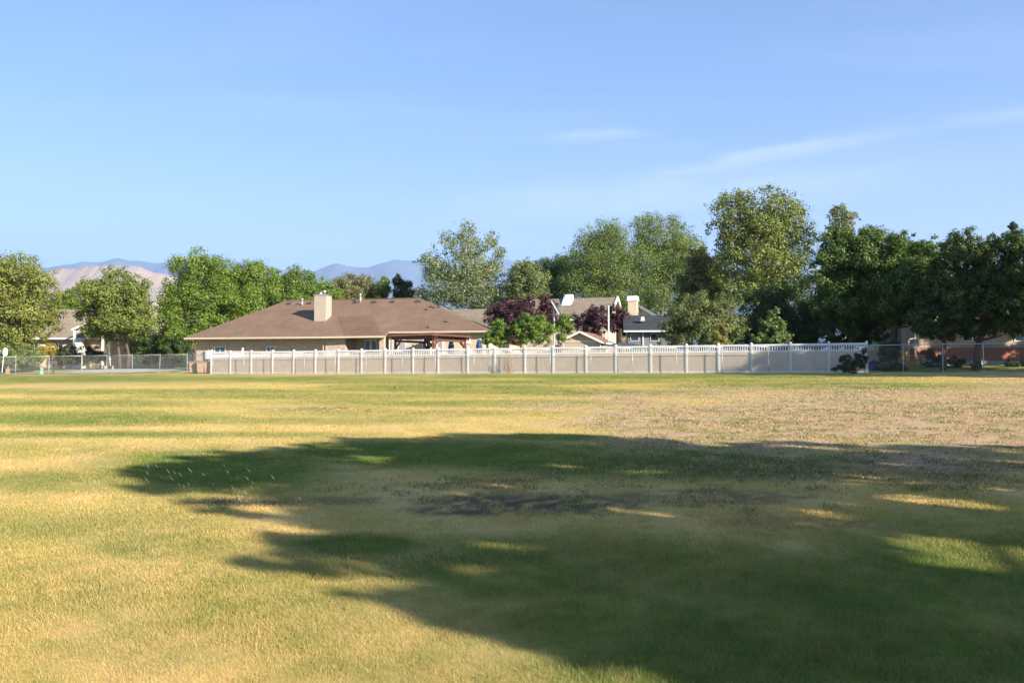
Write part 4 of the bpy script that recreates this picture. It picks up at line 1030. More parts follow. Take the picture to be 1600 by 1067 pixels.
# ------------------------------------------------------------------ neighbouring houses
def left_house():
    fr = Frame(*P(20, 500, 112)[:2], R(4), 2.9); zb = fr.zb
    root = thing('bungalow', 'low house with tan shingle roof and white gutter at the far left', 'house', (fr.o[0], fr.o[1], zb), R(4))
    Z = fr.Z
    e = Z(528, 5, 0); rd = Z(483, 5, 6) ; xl, xr = -22.0, fr.L(250, 0)
    xa = fr.L(119, 0)
    # main roof: long slope towards us, hipped ends
    vs = [(xl, 0, e), (xr, 0, e), (xr, 13, e), (xl, 13, e), (xl + 5, 6.5, rd), (fr.L(140, 6.5), 6.5, rd)]
    t = .15; n = 6; lo = [(a, b, c - t) for a, b, c in vs]
    up = [(0, 1, 5, 4), (1, 2, 5), (2, 3, 4, 5), (3, 0, 4)]
    fs = up + [tuple(n + i for i in reversed(f)) for f in up] + [(0, 6, 7, 1), (1, 7, 8, 2), (2, 8, 9, 3), (3, 9, 6, 0)]
    roof = MB().add(vs + lo, fs).build('roof', M['roof_tan'], root)
    MB().beam((xl, -.06, e - .08), (xr, -.06, e - .08), .12, .2).build('gutter', M['white'], root)
    MB().box(xl + .6, .9, -.4, xr - .6, 12, e - .16).build('wall', M['siding'], root)
    for a, b in ((84, 98), (48, 60), (218, 232)):
        x0, x1 = fr.L(a, .9), fr.L(b, .9); window(root, x0, x1, .7, e - .55, .898, 1, 'glass_dark')
    # porch gable standing forward
    gx, gy = fr.L(137, -2.5), -2.5; w = 2.0; ge = Z(513, gx, gy); gt = Z(504.5, gx, gy); b = e - .55
    pg = MB(); 
    pg.add([(gx - w, gy, ge - .15), (gx, gy, gt + .1), (gx, 3.2, gt + .1), (gx - w, 3.2, ge - .15)], [(0, 1, 2, 3)])
    pg.add([(gx, gy, gt + .1), (gx + w, gy, ge - .15), (gx + w, 3.2, ge - .15), (gx, 3.2, gt + .1)], [(0, 1, 2, 3)])
    pg.build('porch_roof', M['roof_tan'], root)
    MB().beam((gx - w, gy - .05, ge - .2), (gx, gy - .05, gt + .03), .08, .22).beam((gx, gy - .05, gt + .03), (gx + w, gy - .05, ge - .2), .08, .22).build('bargeboard', M['white'], root)
    MB().prism_y([(gx - w + .3, ge - .5), (gx + w - .3, ge - .5), (gx, gt - .1)], gy + .1, gy + .2).build('gable', M['siding'], root)
    for s in (-1, 1): MB().box(gx + s * 1.7 - .12, gy + .1, -.2, gx + s * 1.7 + .12, gy + .34, ge - .3).build('porch_post', M['white'], root)
    x0 = fr.L(117, -.2); MB().box(x0, -.4, -.2, x0 + .9, .6, e - .2).build('wall_pier', M['white'], root)
    # second house further right
    fr2 = Frame(*P(250, 510, 118)[:2], R(2), 3.0)
    r2 = thing('far_gable_house', 'far house with a white gable edge, mostly hidden behind the round-crowned tree', 'house', (fr2.o[0], fr2.o[1], fr2.zb), R(2))
    zt = fr2.Z(473, -1, 0); ze = fr2.Z(508, -1, 0); xp = fr2.L(240, 0)
    MB().prism_y([(xp - 4.5, 0), (xp + 4.5, 0), (xp + 4.5, ze), (xp, zt - .25), (xp - 4.5, ze)], .3, 9).build('wall', M['stucco2'], r2)
    rf = MB()
    for s in (-1, 1):
        rf.add([(xp, 0, zt - .06), (xp + s * 5, 0, ze - .35), (xp + s * 5, 9.3, ze - .35), (xp, 9.3, zt - .06), (xp, 0, zt - .2), (xp + s * 5, 0, ze - .5), (xp + s * 5, 9.3, ze - .5), (xp, 9.3, zt - .2)],
               [(0, 1, 2, 3), (7, 6, 5, 4), (0, 4, 5, 1), (1, 5, 6, 2), (2, 6, 7, 3), (3, 7, 4, 0)])
    rf.build('roof', M['roof_tan'], r2)
    MB().beam((xp - 5, -.06, ze - .43), (xp, -.06, zt - .12), .08, .3).beam((xp, -.06, zt - .12), (xp + 5, -.06, ze - .43), .08, .3).build('bargeboard', M['white'], r2)


def yard_things_left():
    # column in the yard
    x, y, z = P(171, 565, 100); c = thing('yard_column', 'slim white post on a stone base beside the round-crowned tree', 'post', (x, y, gz(x, y)))
    h = CAMZ + (HY - 535) / F * 100 - gz(x, y)
    MB().box(-.45, -.3, -.1, .45, .3, .38).build('base', M['stone'], c, bevel=.03)
    MB().box(-.09, -.09, .381, .09, .09, h).build('shaft', M['white'], c)
    MB().taper(-.16, -.16, .16, .16, h + .001, h + .15, .1).build('cap', M['white'], c)
    # mailboxes
    for px, Y, lab, w, hh in ((83.5, 86.0, 'grey mailbox on a single post behind the chain-link fence', .24, 1.18), (13, 86.5, 'dark mailbox with a brown wooden post at the far left', .28, 1.2)):
        x, y, z = P(px, 580, Y); mz = gz(x, y); t = thing('mailbox', lab, 'mailbox', (x, y, mz), 0)
        MB().box(-.05, -.05, -.1, .05, .05, hh - .3).build('post', M['darkgrey'] if w < .25 else M['bin'], t)
        MB().prism_y([(-w, hh - .299), (w, hh - .299), (w, hh - .1), (w * .8, hh + .02), (w * .3, hh + .09), (-w * .3, hh + .09), (-w * .8, hh + .02), (-w, hh - .1)], -.3, .3).build('box', M['darkgrey'], t, bevel=.01)
        MB().box(w + .002, -.25, hh - .1, w + .02, -.05, hh - .04).build('flag', M['rust'], t)
        if w > .25: MB().box(-.18, -.12, .0, .22, -.051, .52).build('panel', M['bin'], t)
    x, y, z = P(65.5, 582, 84.6); mz = gz(x, y); t = thing('utility_pedestal', 'small pale green utility pedestal behind the chain-link fence', 'utility box', (x, y, mz))
    MB().taper(-.12, -.12, .12, .12, -.05, .50, .01).build('body', M['greenbox'], t, bevel=.015); MB().taper(-.135, -.135, .135, .135, .501, .57, .04).build('lid', M['greenbox'], t)
    # white rounded board on a pole
    x, y, z = P(8, 550, 88.5); mz = gz(x, y); t = thing('backboard', 'white rounded board on a leaning pole at the far left edge', 'backboard', (x, y, mz))
    zc = z - mz; pts = [(.26 * cos(a) * (1 if sin(a) < 0 else .9), zc + .42 * sin(a)) for a in np.linspace(0, 2 * pi, 16, endpoint=False)]
    MB().prism_y([(p[0], p[1]) for p in pts], -.03, .03).build('board', M['white'], t)
    MB().tube([(-.35, .08, -.1), (-.2, .08, zc - .4), (0, .06, zc)], .035, 8).build('pole', M['white'], t)


def center_house():
    a = P(965, 464, 96.0); fr = Frame(a[0], a[1], R(-18), 2.9); zb = fr.zb
    root = thing('gabled_house', 'tan-roofed house with a white-edged gable and cream chimney, far behind the purple plums', 'house', (a[0], a[1], zb), R(-18))
    rt = a[2] - zb; m = .55; hs = 4.6; L = 12.3; e = rt - m * hs
    def gable_roof(par, x0, x1, yc, hs, rt, m, t=.16):
        b = MB()
        for s in (-1, 1):
            q = [(x0, yc, rt), (x1, yc, rt), (x1, yc + s * hs, rt - m * hs), (x0, yc + s * hs, rt - m * hs)]
            vs = q + [(p[0], p[1], p[2] - t) for p in q]
            b.add(vs, [(0, 1, 2, 3), (7, 6, 5, 4), (0, 4, 5, 1), (1, 5, 6, 2), (2, 6, 7, 3), (3, 7, 4, 0)])
        return b.build('roof', M['roof_tan'], par)
    roof = gable_roof(root, -L, 0, 0, hs, rt, m)
    gable_roof(root, -24.0, -L + .2, -.4, 3.9, rt - .95, m)
    MB().prism_x([(-hs + .5, -1), (hs - .5, -1), (hs - .5, e + .1), (0, rt - .25), (-hs + .5, e + .1)], -L + .3, -.5).build('wall', M['stucco2'], root)
    MB().box(-23.6, -3.7, -1, -L + .1, 3.0, rt - .95 - m * 3.9 + .1).build('wall', M['stucco2'], root)
    bb = MB()
    for s in (-1, 1): bb.beam((.06, 0, rt - .06), (.06, s * hs, e - .06), .1, .34)
    bb.build('bargeboard', M['white'], root)
    MB().beam((-L, -hs - .05, e - .1), (0, -hs - .05, e - .1), .1, .18).build('gutter', M['white'], root)
    # skylight, propped open
    x0 = fr.L(876, -2); sy = -1.6
    sk = MB().add([(x0, sy, rt + m * sy + .05), (x0 + 1.0, sy, rt + m * sy + .05), (x0 + 1.0, sy + 1.3, rt + m * (sy + 1.3) + .55), (x0, sy + 1.3, rt + m * (sy + 1.3) + .55),
                   (x0, sy, rt + m * sy - .05), (x0 + 1.0, sy, rt + m * sy - .05), (x0 + 1.0, sy + 1.3, rt + m * (sy + 1.3)), (x0, sy + 1.3, rt + m * (sy + 1.3))],
                  [(0, 1, 2, 3), (0, 4, 5, 1), (1, 5, 6, 2), (2, 6, 7, 3), (3, 7, 4, 0)]).build('skylight', M['white'], roof)
    MB().slab([(x0 + .12, sy + .1, rt + m * sy + .11), (x0 + .88, sy + .1, rt + m * sy + .11), (x0 + .88, sy + 1.2, rt + m * sy + 1.29), (x0 + .12, sy + 1.2, rt + m * sy + 1.29)], .01).build('pane', M['greybox'], sk)
    vent_pipe(roof, fr.L(829, -1), -1.0, rt - m, .5, .1)
    # chimney behind the gable and the next gable edge
    cx0, cx1 = fr.L(981.5, 1.0), fr.L(995, 1.0); zt = fr.Z(466, cx0, 1.0)
    ch = MB().box(cx0, 1.0, -1, cx1, 2.2, zt - .28).build('chimney', M['stucco2'], root)
    MB().taper(cx0 - .10, .9, cx1 + .10, 2.3, zt - .279, zt + .25, .06).build('chimney_cap', M['white'], ch)
    xq = fr.L(999, 3); zq = fr.Z(477, xq, 3)
    MB().prism_y([(xq - 3, -1), (xq + 3.0, -1), (xq + 3, zq - 1.9), (xq, zq - .2), (xq - 3, zq - 1.9)], 3.2, 9).build('wall', M['stucco2'], root)
    g2 = MB()
    for s in (-1, 1):
        g2.add([(xq, 3, zq), (xq + s * 3.3, 3, zq - 2.0), (xq + s * 3.3, 9, zq - 2.0), (xq, 9, zq)], [(0, 1, 2, 3)])
    g2.build('roof', M['roof_tan'], root)
    MB().beam((xq, 2.93, zq - .08), (xq + 3.3, 2.93, zq - 2.08), .1, .3).beam((xq, 2.93, zq - .08), (xq - 3.3, 2.93, zq - 2.08), .1, .3).build('bargeboard', M['white'], root)


def grey_garage():
    a = P(978, 520, 84.0); fr = Frame(a[0], a[1], R(-6), 2.7)
    root = thing('garage', 'grey outbuilding with a dark shingle roof, in shade beside the cream gable', 'garage', (a[0], a[1], fr.zb), R(-6))
    W = fr.L(1062, 0); e = fr.Z(516, 2, 0); t = fr.Z(492.5, 2, 4.2)
    q = MB()
    for y0, z0, y1, z1 in ((0, e, 4.2, t), (4.2, t, 8.4, e)):
        q.add([(-.2, y0, z0), (W, y0, z0), (W, y1, z1), (-.2, y1, z1), (-.2, y0, z0 - .14), (W, y0, z0 - .14), (W, y1, z1 - .14), (-.2, y1, z1 - .14)], [(0, 1, 2, 3), (7, 6, 5, 4), (0, 4, 5, 1), (1, 5, 6, 2), (2, 6, 7, 3), (3, 7, 4, 0)])
    roof = q.build('roof', M['roof_dark'], root)
    MB().beam((-.2, -.06, e - .09), (W, -.06, e - .09), .1, .17).build('gutter', M['greybox'], root)
    MB().prism_x([(.6, -.5), (7.8, -.5), (7.8, e), (4.2, t - .2), (.6, e)], .2, W - .3).build('wall', M['greyside'], root)
    for p0, p1 in ((1016, 1030), (985, 999)):
        x0, x1 = fr.L(p0, .6), fr.L(p1, .6); window(root, x0, x1, fr.Z(533, x0, .6), fr.Z(521.5, x0, .6), .598, 0, 'glass_dark', 'greybox')
    x = fr.L(1005, .55); MB().box(x - .07, .5, -.4, x + .07, .598, e - .15).build('corner_board', M['greybox'], root)
    x = fr.L(1004.5, 1.8); MB().taper(x - .2, 1.6, x + .2, 2.0, fr.Z(497.5, x, 1.8) - .25, fr.Z(495, x, 1.8), .05).build('roof_vent', M['greybox'], roof)


def shed():
    c = P(938, 533, 73.0); zb = 2.45; fr = Frame(c[0], c[1], 0, zb)
    root = thing('garden_shed', 'low tan shed with a brown gabled roof and white trim behind the fence', 'shed', (c[0], c[1], zb))
    z_e = c[2] - zb
    gl = np.array([-3.1, 1.15, 0]); sd = np.array([1.5, 4.05, 0]) * .98      # gable end runs left, long side runs back to the right
    rise = .78; half = gl / 2; zc = np.array([0, 0, z_e])
    A, B, Cc, D = zc * 1.0, gl + zc, gl + sd + zc, sd + zc; r0 = half + zc + [0, 0, rise]; r1 = half + sd + zc + [0, 0, rise]
    n = np.array([0, 0, 0.0])
    MB().add([(0, 0, -.3), gl + [0, 0, -.3], gl + sd + [0, 0, -.3], sd + [0, 0, -.3], A, B, Cc, D, r0, r1], [(0, 1, 5, 8, 4), (1, 2, 6, 5), (2, 3, 7, 9, 6), (3, 0, 4, 7)]).build('wall', M['siding'], root)
    ug = gl / np.linalg.norm(gl); us = sd / np.linalg.norm(sd); o = .3; up = [0, 0, .05]; sl = rise / np.linalg.norm(half)
    rf = MB()
    for s in (0, 1):
        base0 = (A - ug * o if s == 0 else B + ug * o) + [0, 0, -sl * o]
        q = [base0 - us * o + up, r0 - us * o + up, r1 + us * o + up, base0 + us * (np.linalg.norm(sd) + o) + up]
        vs = [tuple(p) for p in q] + [tuple(p - np.array([0, 0, .09])) for p in q]
        rf.add(vs, [(0, 1, 2, 3), (7, 6, 5, 4), (0, 4, 5, 1), (1, 5, 6, 2), (2, 6, 7, 3), (3, 7, 4, 0)])
    rf.build('roof', M['roof_shed'], root)
    t = MB(); f = -us * (o + .03)
    t.beam(A - ug * o + f + [0, 0, -sl * o], r0 + f, .05, .16).beam(B + ug * o + f + [0, 0, -sl * o], r0 + f, .05, .16)
    t.beam(A - ug * (o + .03) - us * o + [0, 0, -sl * o - .02], A - ug * (o + .03) + us * (np.linalg.norm(sd) + o) + [0, 0, -sl * o - .02], .05, .12)
    t.build('trim', M['white'], root)
    MB().beam(np.array([0, 0, z_e]) - us * .03, gl + [0, 0, z_e] - us * .03, .03, .08).build('trim', M['white'], root)
    MB().beam(np.array([0, 0, -.2]) - us * .03 - ug * .02, np.array([0, 0, z_e]) - us * .03 - ug * .02, .09, .09).build('corner_board', M['white'], root)
    # low canopy beside the shed
    x, y, z = P(975, 540, 70.5); zc2 = gz(x, y); t = thing('canopy', 'low grey fabric canopy peeking over the fence in front of the shed', 'canopy', (x, y, zc2))
    h = z - zc2; vs = [(-1.9, -.8, h - .1), (1.7, -.8, h - .1), (1.7, .9, h - .05), (-1.9, .9, h - .05), (-.5, 0, h + .22), (.4, 0, h + .22)]
    MB().add(vs, [(0, 1, 5, 4), (1, 2, 5), (2, 3, 4, 5), (3, 0, 4)]).build('cloth', M['siding'], t)
    for a, b in ((-1.85, -.75), (1.65, -.75), (1.65, .85), (-1.85, .85)): MB().tube([(a, b, -.05), (a, b, h - .08)], .025, 6).build('leg', M['galv'], t)


def poles():
    x, y, z = P(866, 520, 76); zb = gz(x, y); t = thing('solar_pole', 'grey pole carrying a tilted blue solar panel among the small bright trees', 'pole', (x, y, zb))
    top = CAMZ + (HY - 474) / F * 76 - zb
    MB().tube([(0, 0, -.1), (0, 0, top)], .065, 8).build('pole', M['galv'], t)
    a = np.array([-.14, -.1, top + .15]); b = np.array([.50, -.3, top - .95]); w = np.array([.10, .42, .0])
    p = MB().add([a - w, b - w, b + w, a + w, a - w + [.05, .04, .03], b - w + [.05, .04, .03], b + w + [.05, .04, .03], a + w + [.05, .04, .03]], [(0, 1, 2, 3), (7, 6, 5, 4), (0, 4, 5, 1), (1, 5, 6, 2), (2, 6, 7, 3), (3, 7, 4, 0)]).build('solar_panel', M['panelblue'], t)
    MB().beam(a - w * 1.05 + [-.02, -.02, 0], b - w * 1.05 + [-.02, -.02, 0], .05, .07).build('panel_frame', M['white'], p)
    x, y, z = P(951, 520, 76); zb = gz(x, y); t = thing('lamp_pole', 'plain white-grey pole with a flat lamp arm in front of the cream gable', 'pole', (x, y, zb))
    top = CAMZ + (HY - 477) / F * 76 - zb
    MB().tube([(0, 0, -.1), (0, 0, top)], .075, 8).build('pole', M['greybox'], t)
    MB().beam((-.3, 0, top + .05), (.55, .1, top + .22), .12, .05).build('lamp_arm', M['darkgrey'], t)
    MB().lathe([(.04, 0), (.12, -.06), (.10, -.16), (.03, -.2)], (.5, .1, top + .15), 10).build('lamp', M['darkgrey'], t, True)


def right_house():
    a = P(1431.5, 575, 67); fr = Frame(a[0], a[1], R(-4), gz(a[0], a[1]) - .05); zb = fr.zb; Z = fr.Z
    root = thing('brick_house', 'house with red brick below and beige siding above, behind the dark right-hand trees', 'house', (a[0], a[1], zb), R(-4))
    bt = Z(543.5, 1, 0); ft = .38; W = 22.0; H = 5.0
    MB().box(0, 0, ft + .001, W, 11, bt).build('brick_wall', M['brick_red'], root)
    MB().box(-.03, -.03, -.5, W + .03, 11, ft).build('foundation', M['concrete'], root)
    MB().box(0, -.012, bt + .001, W, 11, H).build('wall', M['siding'], root)
    MB().box(-.02, -.05, bt + .001, W, -.0125, bt + .26).build('trim_band', M['stucco'], root)
    e = H; t = 7.4
    vs = [(-.7, -.7, e), (W + .7, -.7, e), (W + .7, 11.7, e), (-.7, 11.7, e), (5, 5.5, t), (W - 5, 5.5, t)]; n = 6; lo = [(p[0], p[1], p[2] - .15) for p in vs]
    up = [(0, 1, 5, 4), (1, 2, 5), (2, 3, 4, 5), (3, 0, 4)]
    MB().add(vs + lo, up + [tuple(n + i for i in reversed(f)) for f in up] + [(0, 6, 7, 1), (1, 7, 8, 2), (2, 8, 9, 3), (3, 9, 6, 0)]).build('roof', M['roof_tan'], root)
    for p0, p1, ya in ((1504, 1535, 513), (1585, 1612, 513)):
        x0, x1 = fr.L(p0, 0), fr.L(p1, 0); window(root, x0, x1, Z(533.5, x0, 0), Z(ya, x0, 0), -.0125, 1, 'glass_dark', 'white', .06, .07)
    # basement window well and utility door
    x0, x1 = fr.L(1506, 0), fr.L(1518, 0); MB().box(x0, -.06, ft, x1, -.002, Z(558.5, x0, 0)).build('hatch', M['greyside'], root)
    # grey side bay set back on the left
    x0 = fr.L(1410, 3.0)
    MB().box(x0, 3.0, -.3, -.002, 9, 4.4).build('side_bay', M['greyside'], root)
    x = fr.L(1430, -.1); MB().tube([(x, -.1, ft + .3), (x, -.1, Z(518, x, 0))], .05, 8).build('downspout', M['metal'], root)
    xm, zm = fr.L(1429.5, -.2), Z(540.5, 0, -.2); 
    MB().box(xm - .18, -.3, zm - .16, xm + .12, -.06, zm + .16).build('meter_box', M['white'], root, bevel=.02)
    MB().lathe([(.09, 0), (.09, .05), (.05, .07)], (xm - .03, -.37, zm - .02), 10).build('meter', M['greyside'], root)
    MB().box(xm + .14, -.2, zm - .33, xm + .36, -.052, zm - .08).build('junction_box', M['stucco'], root)
    d = MB(); d.tube([(fr.L(1420, -.3), -.3, ft), (fr.L(1420, -.3), -.3, Z(533, 0, -.3)), (fr.L(1422, -.3), -.3, Z(529.8, 0, -.3)), (fr.L(1434, -.3), -.2, Z(528.8, 0, -.3))], .055, 8); d.build('conduit', M['metal'], root)
    MB().box(-.3, -2.6, -.2, W, -.05, .06).build('patio_slab', M['concrete'], root)


def right_things():
    # yellow chair with arms, and yellow bench-table
    Y = 62.5; x, y, z = P(1417.5, 578, Y); zb = gz(x, y); t = thing('garden_chair', 'bright yellow wooden garden chair with a tall curved back beside the brick corner', 'chair', (x, y, zb + .02), R(200))
    MB().prism_y([(-.33, .42), (.33, .42), (.33, .98), (.2, 1.08), (-.2, 1.08), (-.33, 1.0)], -.30, -.25).build('backrest', M['yellow'], t, bevel=.015)
    MB().box(-.33, -.25, .40, .33, .36, .46).build('seat', M['yellow'], t, bevel=.01)
    for sx in (-.36, .36):
        MB().box(sx - .06, -.30, .64, sx + .06, .42, .68).build('armrest', M['yellow'], t)
        MB().box(sx - .035, .28, -.02, sx + .035, .36, .639).build('leg', M['yellow'], t); MB().box(sx - .035, -.36, -.02, sx + .035, -.302, .639).build('leg', M['yellow'], t)
    x, y, z = P(1436, 578, Y - .4); t = thing('side_table', 'small yellow table with thin legs right of the yellow chair', 'table', (x, y, gz(x, y) + .02), R(10))
    MB().box(-.42, -.3, .42, .42, .3, .47).build('top', M['yellow'], t)
    for sx in (-.36, .36):
        for sy in (-.24, .24): MB().box(sx - .03, sy - .03, -.02, sx + .03, sy + .03, .419).build('leg', M['yellow'], t)
    g = np.random.default_rng(3)
    x, y, z = P(1441, 570, Y - .4); p = thing('potted_plant', 'leafy potted plant standing on the small yellow table', 'plant', (x, y, gz(x, y) + .49))
    MB().lathe([(.10, 0), (.14, .2), (.15, .21), (.12, .2)], n=12).build('pot', M['stone'], p, True)
    V, Fc, cv, _, _ = crown_mesh(g, [(0, 0, .38, .26, .2, .18), (-.2, 0, .36, .18, .15, .13)], 320, .11, (.15, .19, .06)); np_mesh('foliage', V, Fc, M['leaf'], p, cv)
    x, y, z = P(1447.5, 573, Y - .6); t = thing('storage_cushion', 'pale grey-green cushioned box below the brick wall', 'box', (x, y, gz(x, y) + .02))
    MB().box(-.35, -.25, 0, .35, .25, .30).build('box', M['cushion'], t, bevel=.04); MB().box(-.36, -.26, .301, .36, .26, .40).build('cushion', M['cushion'], t, bevel=.04)
    # green net on posts
    x, y, z = P(1341, 535, 68); zb = gz(x, y); t = thing('net_frame', 'green netting stretched from a white post, glimpsed under the dark tree', 'net', (x, y, zb))
    h = CAMZ + (HY - 531) / F * 68 - zb; x2 = (1371 - 1341) / F * 68; top = CAMZ + (HY - 520) / F * 68 - zb
    MB().tube([(.12, 0, -.1), (.12, 0, top)], .04, 8).build('post', M['white'], t); MB().tube([(x2, 0, -.1), (x2, 0, h)], .035, 8).build('post', M['net'], t)
    MB().prism_y([(-.12, h - .45), (x2, h - .2), (x2, h), (.5, h + .05), (-.1, h + .3)], -.02, .02).build('net', M['net'], t)
    # tarp-covered mound
    x, y, z = P(1366, 578, 59); t = thing('tarp_heap', 'low heap under a dark blue tarpaulin left of the bushy trunk', 'heap', (x, y, gz(x, y)))
    n = 18; vs = []; fs = []; g = np.random.default_rng(8)
    for i, (r, h) in enumerate(((1, 0), (.85, .25), (.6, .45), (.3, .56), (.05, .6))):
        for k in range(n):
            a = 2 * pi * k / n; q = 1 + g.normal(0, .07); vs.append((.75 * r * q * cos(a), .55 * r * q * sin(a), h * (1 + g.normal(0, .08)) - .02))
    for i in range(4):
        for k in range(n): fs.append((i * n + k, i * n + (k + 1) % n, (i + 1) * n + (k + 1) % n, (i + 1) * n + k))
    MB().add(vs, fs).build('tarpaulin', M['tarp'], t, True)
    # stone retaining wall glimpsed behind
    x, y, z = P(1366, 560, 63); t = thing('stone_wall', 'low sunlit stacked stone wall behind the tarpaulin heap', 'wall', (x, y, gz(x, y)))
    g = np.random.default_rng(5); mb = MB()
    for r in range(5):
        xx = -1.1
        while xx < 1.1:
            w = g.uniform(.25, .5); mb.taper(xx + .01, -.18 + g.normal(0, .02), xx + w, .2, r * .22, r * .22 + .21, .015); xx += w
    mb.build('stones', M['stone'], t)


# ------------------------------------------------------------------ street, mountains, spray
def street():
    pts = []
    n = 70
    V = []; Fc = []
    xs = np.linspace(-230, -37.5, n)
    for i, x in enumerate(xs):
        for y in np.linspace(85.2, 93.5, 6):
            V.append((x, y, gz(x, y) + .03))
    for i in range(n - 1):
        for k in range(5): a = i * 6 + k; Fc.append((a, a + 6, a + 7, a + 1))
    o = np_mesh('street', np.array(V), np.array(Fc), M['asphalt']); o['kind'] = 'structure'
    # turning circle and drive at the end of it
    V = []; Fc = []; k = 48
    for r in (0, 3.5, 7.0, 8.6):
        for i in range(k):
            a = 2 * pi * i / k; x, y = -37.0 + r * cos(a) * .85, 90.5 + r * sin(a) * .62; V.append((x, y, gz(x, y) + .036))
    for j in range(3):
        for i in range(k): Fc.append((j * k + i, (j + 1) * k + i, (j + 1) * k + (i + 1) % k, j * k + (i + 1) % k))
    o = np_mesh('driveway', np.array(V), np.array(Fc), M['concrete']); o['kind'] = 'structure'


def mountain(name, D, prof, depth, col, col2, seed, xr, label_rough=.9, gully=1.0):
    px = np.array([p[0] for p in prof], float); py = np.array([p[1] for p in prof], float)
    nx, ny = 420, 46
    xs = np.linspace(xr[0], xr[1], nx); V = []
    h = (HY - np.interp(xs, px, py)) / F * D + CAMZ
    h = h + (fbm(xs * .06, xs * 0, seed, 5) - .5) * D * .0045
    t = np.linspace(-1, 1, ny)
    X = np.empty((ny, nx)); Y = np.empty((ny, nx)); Z = np.empty((ny, nx))
    for i, q in enumerate(t):
        yy = D + q * depth; X[i] = (xs - CX) / F * D; Y[i] = yy
        base = np.clip(1 - abs(q), 0, 1) ** 0.85
        sx = X[i] / D * 60
        g = fbm(sx * 1.0 + q * 1.5, np.full(nx, q * 3.0), seed + 5, 5) - .5
        Z[i] = h * base * (1 + gully * .45 * g * (1 - base) * 2) - 25 * (1 - base)
    V = np.stack([X, Y, Z], -1).reshape(-1, 3)
    i = np.arange(ny - 1)[:, None] * nx + np.arange(nx - 1)[None, :]
    Fc = np.stack([i, i + 1, i + nx + 1, i + nx], -1).reshape(-1, 4)
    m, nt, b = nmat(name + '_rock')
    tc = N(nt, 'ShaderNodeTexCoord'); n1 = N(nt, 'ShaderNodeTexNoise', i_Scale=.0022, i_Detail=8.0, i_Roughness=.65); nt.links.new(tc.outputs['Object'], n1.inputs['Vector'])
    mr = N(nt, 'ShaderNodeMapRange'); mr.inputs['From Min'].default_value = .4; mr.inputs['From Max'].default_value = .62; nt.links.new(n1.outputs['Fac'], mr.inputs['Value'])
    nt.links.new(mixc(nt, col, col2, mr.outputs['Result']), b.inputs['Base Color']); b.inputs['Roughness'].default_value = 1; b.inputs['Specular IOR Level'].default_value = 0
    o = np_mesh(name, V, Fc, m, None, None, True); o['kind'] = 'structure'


def mountains():
    ridge = [(-900, 440), (-300, 425), (0, 415), (60, 412), (75, 414), (105, 410), (130, 407), (160, 405.5), (183, 400.5), (205, 404), (240, 408.5), (262, 406.5), (280, 405), (310, 410), (350, 404), (400, 408), (440, 420), (490, 419), (510, 413), (528, 408), (548, 413.5), (578, 414.5), (592, 410), (618, 403.5), (640, 404), (680, 412), (740, 410), (775, 402.5), (790, 400.5), (812, 409), (850, 421), (950, 430), (1200, 425), (1500, 440), (2300, 445)]
    mountain('mountain_range', 12500, ridge, 2400, (.09, .135, .20), (.14, .175, .225), 3, (-900, 2300))  # pale blue of distance haze is put into the ridge colours
    mound = [(-300, 560), (0, 520), (30, 460), (50, 437), (62, 421), (84, 417.5), (118, 417), (140, 414), (165, 411.5), (202, 411.5), (214, 415), (243, 422), (264, 427), (290, 440), (330, 462), (400, 500), (520, 540)]
    mountain('tailings_hill', 5600, mound, 900, (.38, .285, .215), (.31, .245, .19), 9, (-300, 520), gully=.18)


def spray():
    g = np.random.default_rng(12); mb = MB()
    px = [(349, 698), (332, 704), (291, 708), (352, 726), (358, 736), (391, 734), (388, 746), (397, 753), (428, 744), (335, 754), (363, 767), (386, 768), (234, 728), (233, 738), (265, 735), (275, 737), (284, 740), (299, 733), (271, 747), (283, 756), (290, 758), (297, 755), (305, 767), (345, 775), (357, 783), (343, 787), (470, 777), (529, 815), (547, 830), (508, 842), (558, 851), (600, 847), (610, 851), (525, 864), (388, 846), (473, 830), (410, 897), (545, 915), (620, 935), (247, 727), (320, 740), (313, 700), (232, 748), (366, 760)]
    for (x, y) in px:
        Y = g.uniform(7.5, 10.5); c = np.array(P(x, y, Y)); c[2] = max(c[2], gz(c[0], c[1]) + .03)
        d = np.array([.62, g.normal(0, .2), -.78]); d /= np.linalg.norm(d); L = g.uniform(.016, .03)
        mb.tube([c - d * L, c - d * L * .3, c + d * L * .4, c + d * L], [.0006, .0012, .0014, .0008], 6)
    m, nt, b = nmat('water_drop'); b.inputs['Base Color'].default_value = (.40, .43, .46, 1); b.inputs['Roughness'].default_value = .08
    b.inputs['Transmission Weight'].default_value = .35; b.inputs['IOR'].default_value = 1.33
    tag(mb.build('sprinkler_drops', m, None, True), 'falling water drops from a lawn sprinkler, over the left part of the shadow', 'water drops', kind='stuff')
    # one fallen red leaf
    x, y = (1284 - CX) / F * 4.88, 4.88; z = gz(x, y) + .045
    vs = [(-.028, 0, 0), (-.01, -.022, .006), (.025, -.014, .002), (.04, .004, .012), (.02, .02, .008), (-.015, .018, .004), (0, 0, .014)]
    o = MB().add([(x + a, y + b, z + c) for a, b, c in vs], [(0, 1, 6), (1, 2, 6), (2, 3, 6), (3, 4, 6), (4, 5, 6), (5, 0, 6)]).build('fallen_leaf', M['rust'])
    tag(o, 'single rust-red fallen leaf on the shaded grass at lower right', 'leaf')


